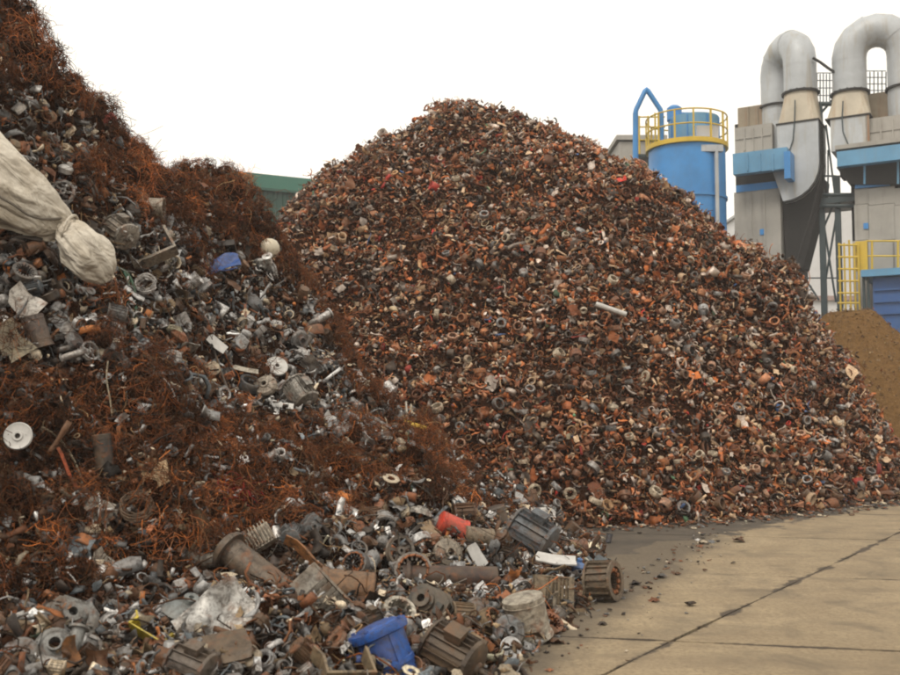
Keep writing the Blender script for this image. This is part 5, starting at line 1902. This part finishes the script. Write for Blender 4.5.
# ------------------------------------------------------------------ green shed far left
def green_shed():
    a = P(200, 168.5, 52.0); b = P(560, 156, 62.0)
    root = empty('green_shed', (a.x, a.y, 0))
    tag(root, 'long green metal shed seen between the two heaps', 'shed')
    d = (b - a); d.z = 0; L = d.length; u = d.normalized(); w = Vector((-u.y, u.x, 0)); D = 20
    hgt = a.z
    rz = math.atan2(u.y, u.x); root.rotation_euler = (0, 0, rz)
    m = MB()
    # corrugated front wall as real ribs
    prof = []
    x = 0
    while x < L:
        prof += [(x, 0), (x + .22, 0), (x + .26, -.06), (x + .36, -.06), (x + .40, 0)]
        x += .55
    prof += [(L, 0)]
    vs = [(p, q, 0) for p, q in prof] + [(p, q, hgt - .7) for p, q in prof]
    n = len(prof)
    m.add(vs, [(i, i + 1, n + i + 1, n + i) for i in range(n - 1)])
    m.add([(0, 0, 0), (L, 0, 0), (L, D, 0), (0, D, 0), (0, 0, hgt - .4), (L, 0, hgt - .4), (L, D, hgt - .4), (0, D, hgt - .4)], [(1, 2, 6, 5), (2, 3, 7, 6), (3, 0, 4, 7)])
    m.build('wall', M_GREEN, root, False)
    m = MB(); m.box((L / 2, -.12, hgt - .42), (L + .4, .24, .84)); m.build('fascia', M_GREENT, root, False)
    m = MB(); m.box((L / 2, -.26, hgt - .86), (L + .4, .16, .14)); m.build('gutter', M_GREEN, root, False)
    m = MB(); m.add([(-.2, 0, hgt), (L + .2, 0, hgt), (L + .2, D / 2, hgt + 1.2), (-.2, D / 2, hgt + 1.2), (-.2, D, hgt), (L + .2, D, hgt)], [(0, 1, 2, 3), (3, 2, 5, 4), (0, 3, 4), (1, 5, 2)])
    m.build('roof', M_GREENT, root, False)
green_shed()


# ------------------------------------------------------------------ blue silo
def silo():
    Y = 43.0
    k = Y / F
    c = P(696, 138, Y)
    zt = c.z; r = 39.5 * k
    root = empty('blue_silo', (c.x, c.y + r, 0))
    tag(root, 'round blue silo with a yellow guard rail around its top', 'silo')
    z1 = P(696, 193, Y).z
    m = MB(); m.lathe([(r, 0), (r, zt), (r * .6, zt + .05), (0, zt + .06)], 48); m.build('tank', M_BLUE, root)
    for zz in (z1, z1 - 2.6, z1 - 5.2):
        m = MB(); m.lathe([(r, -.06), (r + .07, -.06), (r + .07, .06), (r, .06)], 48, T(0, 0, zz), closed=True); m.build('seam_band', M_BLUE, root)
    m = MB(); m.lathe([(r - .02, -.16), (r + .14, -.16), (r + .14, .05), (r - .02, .05)], 48, T(0, 0, zt), closed=True); m.build('top_rim', M_YEL, root)
    # guard rail
    rr = r + .1; rh = 31 * k
    np_ = 14
    for i in range(np_):
        a = 2 * math.pi * (i + .35) / np_
        m = MB(); m.box((rr * math.cos(a), rr * math.sin(a), zt + rh / 2), (.07, .07, rh), (0, 0, a)); m.build('rail_post', M_YEL, root, False)
    for f in (.5, .98):
        m = MB(); m.tube([(rr * math.cos(2 * math.pi * i / 40), rr * math.sin(2 * math.pi * i / 40), zt + rh * f) for i in range(41)], .035, 6); m.build('guard_rail', M_YEL, root)
    # smaller drum and drive on the roof
    m = MB(); m.lathe([(r * .66, 0), (r * .66, 30 * k), (r * .5, 32 * k), (0, 32.5 * k)], 36, T(.35, 0, zt + .05)); m.build('filter_drum', M_BLUE2, root)
    for i in range(8):
        a = 2 * math.pi * i / 8 + .3
        m = MB(); m.box((.35 + r * .67 * math.cos(a), r * .67 * math.sin(a), zt + 15 * k), (.05, .05, 29 * k), (0, 0, a)); m.build('drum_rib', M_BLUE, root, False)
    m = MB(); m.lathe([(.35, -.3), (.35, .3), (.2, .42), (0, .45)], 16, T(-.55, 0, zt + 36 * k)); m.build('drive_motor', M_BLUE, root)
    m = MB(); m.box((-.2, 0, zt + 33 * k), (.9, .5, .35)); m.build('gear_case', M_BLUE, root)
    # pipe and ladder down the front
    ax = (717 - 696) * k
    yy = -math.sqrt(r * r - ax * ax) - .18
    m = MB(); m.tube([(ax, yy, 0), (ax, yy, zt - .4)], .09, 10); m.build('down_pipe', M_DUCT, root)
    m = MB(); m.tube([(ax - .45, yy + .03, 1), (ax - .45, yy + .03, zt - .2)], .04, 6); m.build('conduit', M_BLUE, root)
    m = MB(); m.box((ax - .2, yy + .05, zt - .45), (1.0, .25, .3)); m.build('pipe_head', M_DUCT, root, False)
    m = MB(); m.box((ax - .3, -r * .72, zt + .35), (1.0, .3, .7), (.2, 0, 0)); m.build('white_cover', M_WHITE, root, False)
silo()

# blue house-shaped tube frame left of the silo
k = 44 / F
b = P(633, 150, 44)
root = empty('blue_tube_frame', (b.x, 44, 0)); tag(root, 'blue tube frame with a pointed top standing left of the silo', 'frame')
def rel(px, py, Y=44): q = P(px, py, Y); return (q.x - b.x, q.y - 44, q.z)
m = MB(); m.tube([(rel(635.5, 150)[0], 0, 0), rel(635.5, 150), rel(635.5, 113)], .13, 10); m.build('post', M_BLUE, root)
m = MB(); m.tube([(rel(661, 150)[0], 0, 0), rel(661, 150), rel(661, 112)], .13, 10); m.build('post', M_BLUE, root)
m = MB(); m.tube([rel(635.5, 114), rel(636, 110), rel(645, 91), rel(646.5, 89.5), rel(648, 91), rel(660.5, 110), rel(661, 114)], .12, 10); m.build('pointed_top', M_BLUE, root)
# stair rail left of silo
root = empty('access_platform', (b.x, 46, 0)); tag(root, 'small platform with yellow rails behind the blue tube frame', 'platform')
def rel2(px, py, Y=46): q = P(px, py, Y); return (q.x - b.x, q.y - 46, q.z)
for px in (639, 648, 655, 663):
    a1 = rel2(px, 116 if px != 655 else 113); m = MB(); m.tube([(a1[0], 0, rel2(px, 156)[2]), a1], .045, 6); m.build('rail_post', M_YEL, root)
for py in (117, 127, 140):
    m = MB(); m.tube([rel2(638, py), rel2(665, py)], .035, 6); m.build('guard_rail', M_YEL, root)
m = MB(); a1 = rel2(638, 156); a2 = rel2(668, 156); m.box(((a1[0] + a2[0]) / 2, .8, a1[2]), (a2[0] - a1[0], 1.8, .15)); m.build('deck', M_STEEL, root, False)
m = MB()
for px in (640, 664): q = rel2(px, 156); m.box((q[0], .8, q[2] / 2 - .05), (.15, .15, q[2] - .1))
m.build('deck_leg', M_STEEL, root, False)
# low concrete building behind
a1 = P(619, 138, 50); a2 = P(664, 138, 50)
m = MB(); m.box(((a1.x + a2.x) / 2, 53, a1.z / 2 - .1), (a2.x - a1.x, 6, a1.z - .2)); o = m.build('grey_block', M_CONC, None, False)
tag(o, 'plain grey-brown block building peeking over the heap left of the silo', 'building')
m = MB(); m.box(((a1.x + a2.x) / 2, 53, a1.z), (a2.x - a1.x + .3, 6.3, .25)); m.build('roof_edge', M_CONC, o, False)

# ------------------------------------------------------------------ dust extraction plant (own frame, turned towards the camera's left)
ANG = R(31)
PO = P(820, 300, 47.0); PO.z = 0
PU = Vector((math.cos(ANG), -math.sin(ANG), 0)); PW = Vector((math.sin(ANG), math.cos(ANG), 0))


def lp(px, py, w=0.0):
    """local (u, w, z) of a photograph position on the plant's plane w"""
    d = ray(px, py); o = Vector((0, 0, CAMH))
    t = ((PO - o).dot(PW) + w) / d.dot(PW)
    q = o + d * t - PO
    return Vector((q.dot(PU), w, o.z + d.z * t))


PROT = (0, 0, -ANG)


def proot(name, u0, label, cat):
    r = empty(name, PO + PU * u0, PROT)
    tag(r, label, cat)
    r['u0'] = u0
    del r['u0']
    return r


class PB:
    def __init__(s, root, u0): s.r, s.u0 = root, u0
    def box(s, name, px0, px1, py0, py1, w, depth, mat, ground=False):
        a = lp(px0, py1, w); b = lp(px1, py0, w)
        pr = px0 + min((px1 - px0) / 2, 14)
        a.z = lp(pr, py1, w).z; b.z = lp(pr, py0, w).z
        z0 = 0 if ground else a.z
        m = MB(); m.box(((a.x + b.x) / 2 - s.u0, w + depth / 2, (z0 + b.z) / 2), (b.x - a.x, depth, b.z - z0))
        return m.build(name, mat, s.r, False)
    def tube(s, name, pts, r, mat, n=20, ang=30):
        m = MB(); m.tube([Vector(p) - Vector((s.u0, 0, 0)) for p in pts], r, n)
        return m.build(name, mat, s.r, True, ang)


def bend(c0, c1, ztop, nseg=8):
    """centre line of an inverted U from leg c0 to leg c1"""
    c0 = Vector(c0); c1 = Vector(c1)
    mid = (c0 + c1) / 2; half = (c1 - c0) / 2; rad = half.length
    pts = []
    for i in range(nseg + 1):
        a = math.pi * i / nseg
        pts.append(Vector((mid.x - half.x * math.cos(a), mid.y - half.y * math.cos(a), ztop + rad * math.sin(a))))
    return pts


def plant(px_leg, second, label, x0, x1, which):
    u0 = lp(px_leg, 200).x
    root = proot('extraction_plant', u0, label, 'industrial plant')
    B = PB(root, u0)
    W = 0.0
    l0 = lp(px_leg, 95, 0.9)
    r = 0.80 if which == 0 else 0.80
    zc = lp(px_leg, 94, 0.9).z; zs = lp(px_leg, 62 if which == 0 else 58, 0.9).z
    leg = Vector((l0.x, 0.9, 0))
    oth = Vector((l0.x + second[0], 0.9 + second[1], 0))
    pts = bend(leg, oth, zs, 8)
    pts = [Vector((pts[0].x, pts[0].y, zs - .25)), Vector((pts[0].x, pts[0].y, zs))] + pts[1:-1] + [Vector((pts[-1].x, pts[-1].y, zs)), Vector((pts[-1].x, pts[-1].y, zs - .25))]
    B.tube('duct_bend', pts, r + .006, M_DUCT, 32, 24)
    B.tube('duct_leg', [(leg.x, leg.y, zc), (leg.x, leg.y, zs - .005)], r * 1.0, M_DUCT, 28)
    zb = zc - 0.3
    B.tube('duct_leg', [(oth.x, oth.y, zb), (oth.x, oth.y, zs - .005)], r, M_DUCT, 28)
    for q in pts[1:-1:2]:
        pass
    for (cx, cy, zz) in ((leg.x, leg.y, zc), (oth.x, oth.y, zb + .3)):
        m = MB(); rr = r + (.12 if zz != zs else .03)
        m.lathe([(r - .01, -.05), (rr, -.05), (rr, .05), (r - .01, .05)], 28, T(cx - u0, cy, zz), closed=True); m.build('duct_flange', M_DSTEEL if zz != zs else M_DUCT, root)
    m = MB(); m.lathe([(r, zb - 1.2), (r * 1.02, zb)], 28, T(oth.x - u0, oth.y, 0)); m.build('duct_socket', M_DUCT, root)
    for q0, q1 in ((4, 5), (7, 8)):
        a_, b_ = pts[q0], pts[q1]
        dd = (b_ - a_).normalized()
        Mx = Matrix.Translation(a_ - Vector((u0, 0, 0))) @ dd.to_track_quat('Z', 'Y').to_matrix().to_4x4()
        m = MB(); m.lathe([(r - .02, -.04), (r + .03, -.04), (r + .03, .04), (r - .02, .04)], 32, Mx, closed=True); m.build('weld_band', M_DUCT, root)
    for i in range(16):
        a = 2 * math.pi * i / 16
        m = MB(); m.prism(ngon(.035, 6), .05, .09, T(leg.x - u0 + (r + .06) * math.cos(a), leg.y + (r + .06) * math.sin(a), zc)); m.build('flange_bolt', M_DSTEEL, root, False)
    # round to square hood
    pyh = (95, 121) if which == 0 else (95, 116)
    zh = lp(px_leg, pyh[1], 0).z
    hw = .98
    n = 28; vs = []; fs = []
    for i in range(n):
        a = 2 * math.pi * i / n
        vs.append((leg.x - u0 + r * math.cos(a), leg.y + r * math.sin(a), zc - .05))
    for i in range(n):
        a = 2 * math.pi * i / n
        sc = hw / max(abs(math.cos(a)), abs(math.sin(a)))
        vs.append((leg.x - u0 + sc * math.cos(a) * 1.0, leg.y + sc * math.sin(a), zh))
    for i in range(n):
        j = (i + 1) % n
        fs.append((n + i, n + j, j, i))
    m = MB(); m.add(vs, fs); m.build('hood', M_BEIGE, root, True, 25)
    m = MB(); m.box((leg.x - u0, leg.y, zh - .04), (2 * hw + .1, 2 * hw + .1, .08)); m.build('hood_flange', M_DSTEEL, root, False)
    return root, B, u0, leg, oth, zh, hw, r


# plant one
root, B, u0, leg, oth, zh, hw, r = plant(800.5, (-1.55, 1.75), 'left grey duct bending over backwards above a blue beam and concrete column', 0, 0, 0)
# square duct curving down and back left
m = MB()
zA = lp(800, 165, 0).z; zB = lp(800, 192, 0).z
path = [(leg.x + hw * 0, zh - .08), (leg.x, zA)]
secs = []
# outline of the side: right edge goes straight then curves left; left edge stays shorter
R0 = 1.75
outer = [(leg.x + hw, zh - .08), (leg.x + hw, zA)] + [(leg.x + hw - R0 * (1 - math.cos(a)), zA - R0 * math.sin(a)) for a in [math.pi / 2 * i / 6 for i in range(1, 7)]]
inner = [(leg.x - hw, zh - .08), (leg.x - hw, zA)] + [(leg.x - hw - .25 * (1 - math.cos(a)), zA - .25 * math.sin(a)) for a in [math.pi / 2 * i / 6 for i in range(1, 7)]]
vs, fs = [], []
for (ox, oz), (ix, iz) in zip(outer, inner):
    for (x, z) in ((ix, iz), (ox, oz)):
        vs += [(x - u0, leg.y - hw, z), (x - u0, leg.y + hw, z)]
for kx in range(len(outer) - 1):
    a = kx * 4
    fs += [(a, a + 4, a + 6, a + 2), (a + 1, a + 3, a + 7, a + 5), (a, a + 1, a + 5, a + 4), (a + 2, a + 6, a + 7, a + 3)]
m.add(vs, fs); m.build('square_duct', M_DUCT, root, True, 30)
for dx in (0.35, .75, 1.15):
    m = MB(); rr = []
    for kx, (ox, oz) in enumerate(outer): rr.append((ox - u0 + .015, leg.y - hw + dx, oz))
    m.tube(rr, .035, 5); m.build('duct_rib', M_DSTEEL, root)
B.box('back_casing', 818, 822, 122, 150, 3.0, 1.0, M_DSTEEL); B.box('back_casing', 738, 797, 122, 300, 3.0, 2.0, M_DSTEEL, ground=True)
B.box('filter_casing', 738, 790, 106, 127, 2.2, 2.2, M_RUSTBOX)
B.box('casing_block', 735, 772, 126, 152, .6, 1.6, M_CONC)
B.box('casing_block', 772, 800, 119, 152, 1.1, 1.6, M_DUCT)
B.box('blue_beam', 733, 787, 152, 173, -.9, .5, M_BLUE2)
m = MB(); a = lp(787, 173, -.9); bb = lp(787, 152, -.9); m.box((a.x - u0 + .05, .15, (a.z + bb.z) / 2 - .15), (.3, 2.4, bb.z - a.z + .3)); m.build('beam_return', M_BLUE, root, False)
m = MB(); a = lp(735, 154, -.4); bb = lp(787, 152, -.4); m.box(((a.x + bb.x) / 2 - u0, .9, bb.z - .08), (bb.x - a.x, 2.6, .12)); m.build('beam_deck', M_CONC, root, False)
B.box('blue_strip', 736, 782, 184, 191, .3, .3, M_BLUE)
B.box('beam_shade_block', 736, 800, 172, 185, 1.2, 1.2, M_DSTEEL)  # near-black block standing in for the shade under the beam
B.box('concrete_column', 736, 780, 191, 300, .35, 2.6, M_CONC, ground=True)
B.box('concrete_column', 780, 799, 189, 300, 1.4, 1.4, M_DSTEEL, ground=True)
# dark slanting hopper below the duct
a = lp(782, 185, .8); b2 = lp(826, 178, .8); c3 = lp(803, 268, .8); d4 = lp(786, 268, .8)
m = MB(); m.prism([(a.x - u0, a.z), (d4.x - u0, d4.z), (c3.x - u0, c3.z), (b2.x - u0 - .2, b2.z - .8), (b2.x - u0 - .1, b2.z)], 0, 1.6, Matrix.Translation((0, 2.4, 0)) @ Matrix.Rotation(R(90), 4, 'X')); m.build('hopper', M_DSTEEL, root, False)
m = MB(); m.tube([Vector((lp(824, 165, .2).x - u0, .2, lp(824, 165, .2).z)), Vector((lp(812, 215, .2).x - u0, .2, lp(812, 215, .2).z)), Vector((lp(797, 262, .2).x - u0, .2, lp(797, 262, .2).z))], .06, 8); m.build('drain_pipe', M_DSTEEL, root)
for px, py in ((762, 232),):
    q = lp(px, py, .33); m = MB(); m.box((q.x - u0, .33, q.z), (.2, .04, .3)); m.build('blue_plate', M_BLUE, root, False)
def cable(B, pts, w, r=.03, name='cable', mat=None):
    q = [lp(a, b_, w) for a, b_ in pts]
    B.tube(name, q, r, mat or M_STEEL, 6)
cable(B, [(795, 100), (794.5, 120), (793, 140), (789, 152)], -.15)

# plant two
root2, B2, u2, leg2, oth2, zh2, hw2, r2 = plant(850, (2.45, .5), 'right grey duct arching to the right above a blue beam and concrete wall', 0, 0, 1)
B2.box('square_duct', 831, 867, 117, 150, leg2.y - hw2, 2 * hw2, M_DUCT)
B2.box('back_casing', 854, 935, 122, 300, 2.4, 2.0, M_DSTEEL, ground=True); B2.box('back_casing', 840, 853, 122, 176, 2.4, 1.2, M_DSTEEL)
B2.box('filter_casing', 868, 930, 92, 118, 2.3, 2.2, M_RUSTBOX)
B2.box('casing_block', 868, 930, 117, 147, 0.3, 1.8, M_CONC)
q = lp(866.5, 120, 0); m = MB(); m.box((q.x - u2 + .05, -.03, q.z - .6), (.16, .1, 1.8)); m.build('rusted_edge', M_RUSTBOX, root2, False)
B2.box('blue_beam', 837, 935, 150, 165, -.9, .5, M_BLUE2)
m = MB(); a = lp(835, 150, -.9); bb = lp(935, 144, -.9); m.box(((a.x + bb.x) / 2 - u2, -.2, a.z + .1), (bb.x - a.x, 1.5, .2)); m.build('beam_deck', M_CONC, root2, False)
# sloping dark underside of the beam
a = lp(835, 166, -.3); b2 = lp(848, 183, -.3); c3 = lp(935, 183, -.3); d4 = lp(935, 166, -.3)
m = MB(); m.prism([(a.x - u2, a.z), (b2.x - u2, b2.z), (c3.x - u2, c3.z), (d4.x - u2, a.z)], 0, .9, Matrix.Translation((0, .9, 0)) @ Matrix.Rotation(R(90), 4, 'X')); m.build('beam_soffit', M_DSTEEL, root2, False)
B2.box('blue_strip', 855, 935, 180, 187, .15, .3, M_BLUE)
for i, (xa, xb) in enumerate(((855, 868.4), (868.7, 894.6), (894.9, 935))):
    B2.box('concrete_panel', xa, xb, 187, 204, .3, .5, M_CONC)
    B2.box('concrete_panel', xa, xb, 204.4, 240, .3, .5, M_CONC)
    B2.box('concrete_panel', xa, xb, 240.4, 330, .3, .5, M_CONC, ground=True)
q = lp(866, 226, .28); m = MB(); m.box((q.x - u2, .27, q.z), (.22, .05, .28)); m.build('blue_plate', M_BLUE, root2, False)
for px in (864.5, 898): cable(B2, [(px, 160), (px, 184)], -.35, .05, 'bracket', M_BLUE2)
cable(B2, [(843, 101), (842, 118), (843, 132), (849, 146)], -.15)
for rt, uu, pxs in ((root2, u2, (855,)),): pass

def seams(B_, u_, px0, px1, py0, py1, w, nv_, nh, mat=None):
    for i in range(1, nv_):
        px = px0 + (px1 - px0) * i / nv_
        a_ = lp(px, py1, w); b_ = lp(px, py0, w)
        m = MB(); m.box((a_.x - u_, w - .03, (a_.z + b_.z) / 2), (.07, .06, b_.z - a_.z)); m.build('stiffener', mat or M_CONC, B_.r, False)
    for j in range(1, nh):
        py = py0 + (py1 - py0) * j / nh
        a_ = lp(px0, py, w); b_ = lp(px1, py, w)
        m = MB(); m.box(((a_.x + b_.x) / 2 - u_, w - .025, a_.z), (b_.x - a_.x, .05, .07)); m.build('stiffener', mat or M_CONC, B_.r, False)
seams(B, u0, 736, 771, 128, 151, .6, 4, 2); seams(B, u0, 739, 779, 193, 268, .35, 3, 1); seams(B, u0, 739, 786, 107, 126, 2.2, 5, 1, M_RUSTBOX)
seams(B2, u2, 869, 930, 119, 146, .3, 5, 2); seams(B2, u2, 869, 930, 94, 117, 2.3, 6, 1, M_RUSTBOX)
seams(B, u0, 735, 786, 154, 171, -.9, 4, 1, M_BLUE2)

# steel support tower between them
ut = lp(822, 250, 1.0).x
root3 = proot('steel_tower', ut, 'dark braced steel tower between the two duct plants', 'steel tower')
B3 = PB(root3, ut)
def col(px, w, py=104, wid=.28):
    a = lp(px, py, w); m = MB(); m.box((a.x - ut, w, a.z / 2), (wid, .22, a.z)); m.build('column', M_STEEL, root3, False)
col(819.5, 1.2, 104, .26); col(818.5, 3.6, 104, .22); col(837, 1.2, 176, .26); col(836, 3.8, 176, .2)
def brace(p0, p1, w, r=.055): 
    B3.tube('brace', [lp(*p0, w), lp(*p1, w)], r, M_STEEL, 6)
brace((822, 212), (836, 302), 1.2); brace((837, 212), (822, 302), 1.2); brace((806, 280), (819, 300), 1.2)
brace((806, 278), (837, 278), 1.2, .04); brace((822, 232), (832, 208), 1.2); brace((822, 112), (834, 98), 1.2, .06)
a = lp(815, 205, 1.0); b2 = lp(855, 195, 1.0)
m = MB(); m.box(((a.x + b2.x) / 2 - ut, 2.2, (a.z + b2.z) / 2), (b2.x - a.x, 2.6, b2.z - a.z)); m.build('platform', M_STEEL, root3, False)
brace((817, 195), (855, 195), .95, .1); brace((817, 206), (855, 206), .95, .1)
brace((826, 125), (835, 195), 1.2, .05); brace((828, 195), (828, 150), 1.2, .04); brace((824, 176), (836, 176), 1.2, .05)
brace((815, 104), (838, 104), 1.2, .12)
# roof rails made of thin bars behind the ducts
def railgrid(root_, Bx, x0, x1, y0, y1, w, nx, ny):
    for i in range(nx + 1):
        px = x0 + (x1 - x0) * i / nx
        Bx.tube('rail_post', [lp(px, y1, w), lp(px, y0 + (i % 2) * 1.0, w)], .03, M_STEEL, 5)
    for j in range(ny + 1):
        py = y0 + (y1 - y0) * j / ny
        Bx.tube('rail', [lp(x0, py, w), lp(x1, py, w)], .025, M_STEEL, 5)
railgrid(root3, B3, 817, 836, 73, 103, 2.8, 6, 4)
railgrid(root2, B2, 866, 886, 71, 97, 3.4, 5, 4)
o = MB(); q = [lp(813, 58, .4), lp(820, 62, .4), lp(828, 68, .4), lp(834, 72, .4)]
o.tube([p_ - Vector((ut, 0, 0)) for p_ in q], .07, 8); o = o.build('overhead_cable', M_DSTEEL, None); o.location = root3.location; o.rotation_euler = PROT
tag(o, 'thick dark cable strung between the two round ducts', 'cable')

# yellow ladder cage and rails
uy = lp(848, 300, -1.5).x
root4 = proot('ladder_cage', uy, 'yellow caged ladder standing in front of the concrete wall', 'ladder')
B4 = PB(root4, uy)
for px in (839, 844, 849, 854, 858): 
    t_ = lp(px, 243 if px != 849 else 240, -1.5); B4.tube('upright', [(t_.x, t_.y, 0), t_], .045, M_YEL, 6)
for py in (245, 257, 269, 281, 293, 303): B4.tube('hoop', [lp(838, py, -1.5), lp(859, py, -1.5)], .05, M_YEL, 6)
B4.box('yellow_panel', 856, 867, 241, 271, -1.35, .12, M_YEL)
root5 = proot('guard_rail', lp(880, 250, -1.2).x, 'yellow two-bar guard rail above the blue container', 'guard rail')
B5 = PB(root5, lp(880, 250, -1.2).x)
for py in (241, 256): B5.tube('rail', [lp(866, py, -1.2), lp(935, py, -1.2)], .045, M_YEL, 6)
for px in (872, 898, 925): 
    B5.tube('rail_post', [lp(px, 272, -1.2), lp(px, 241, -1.2)], .05, M_YEL, 6)
# blue container
uc = lp(890, 300, -2.5).x
root6 = proot('blue_container', uc, 'blue steel container with a lighter top ledge at the right edge', 'container')
B6 = PB(root6, uc)
M_DBLUE = plain('dark_blue_paint', (0.018, 0.10, 0.32), 0.45, 0.12, 0.8, streak=.3, streakc=(.06, .12, .22))
B6.box('body', 874, 950, 277, 330, -2.3, 3.0, M_DBLUE, ground=True)
B6.box('top_ledge', 861, 950, 269, 276, -2.8, 3.8, M_BLUE2)
for py in (288, 300, 312): B6.box('side_rib', 874, 950, py, py + 2.2, -2.42, .12, M_DBLUE)
for px in (863.5, 868): B6.tube('leg', [(lp(px, 276, -2.4).x, -2.4, 0), lp(px, 276, -2.4)], .06, M_STEEL, 6)

# white shed behind
a = P(770, 196, 72); b2 = P(900, 196, 72)
r7 = empty('white_shed', (a.x, 72, 0)); tag(r7, 'white clad shed seen through the steel tower', 'shed')
hh = a.z
m = MB(); m.box(((b2.x - a.x) / 2, 6, hh * .27), (b2.x - a.x, 12, hh * .54)); m.build('lower_wall', M_WHITE, r7, False)
m = MB(); m.box(((b2.x - a.x) / 2, 6.1, hh * .77 + .05), (b2.x - a.x - .1, 12, hh * .45)); m.build('upper_wall', M_WHITE, r7, False)
m = MB(); m.box(((b2.x - a.x) / 2, -.1, hh * .545), (b2.x - a.x, .25, .35)); m.build('trim_band', plain('pale_red_trim', (0.42, 0.30, 0.27), .6), r7, False)
m = MB(); m.box(((b2.x - a.x) / 2, 6, hh + .1), (b2.x - a.x + .4, 12.4, .2)); m.build('roof', M_DUCT, r7, False)
print('objects', len(bpy.data.objects))


# ------------------------------------------------------------------ scattering volume added to imitate veiling glare from the bright sky
hz = MB(); hz.box((4, 36, 13), (84, 96, 28.6))
hm = bpy.data.materials.new('air'); hm.use_nodes = True
hn = hm.node_tree.nodes
for n_ in list(hn):
    if n_.type != 'OUTPUT_MATERIAL': hn.remove(n_)
pv = hn.new('ShaderNodeVolumePrincipled')
pv.inputs['Color'].default_value = (0.97, 0.95, 0.95, 1)
pv.inputs['Density'].default_value = 0.0014
hm.node_tree.links.new(pv.outputs[0], [n_ for n_ in hn if n_.type == 'OUTPUT_MATERIAL'][0].inputs['Volume'])
ho = hz.build('glare_veil', hm, None, False)
ho['kind'] = 'stuff'
print('TOTAL TRIS', sum(len(o.data.loop_triangles) if False else sum(len(p.vertices) - 2 for p in o.data.polygons) if len(o.data.polygons) < 50000 else len(o.data.polygons) for o in bpy.data.objects if o.type == 'MESH'))
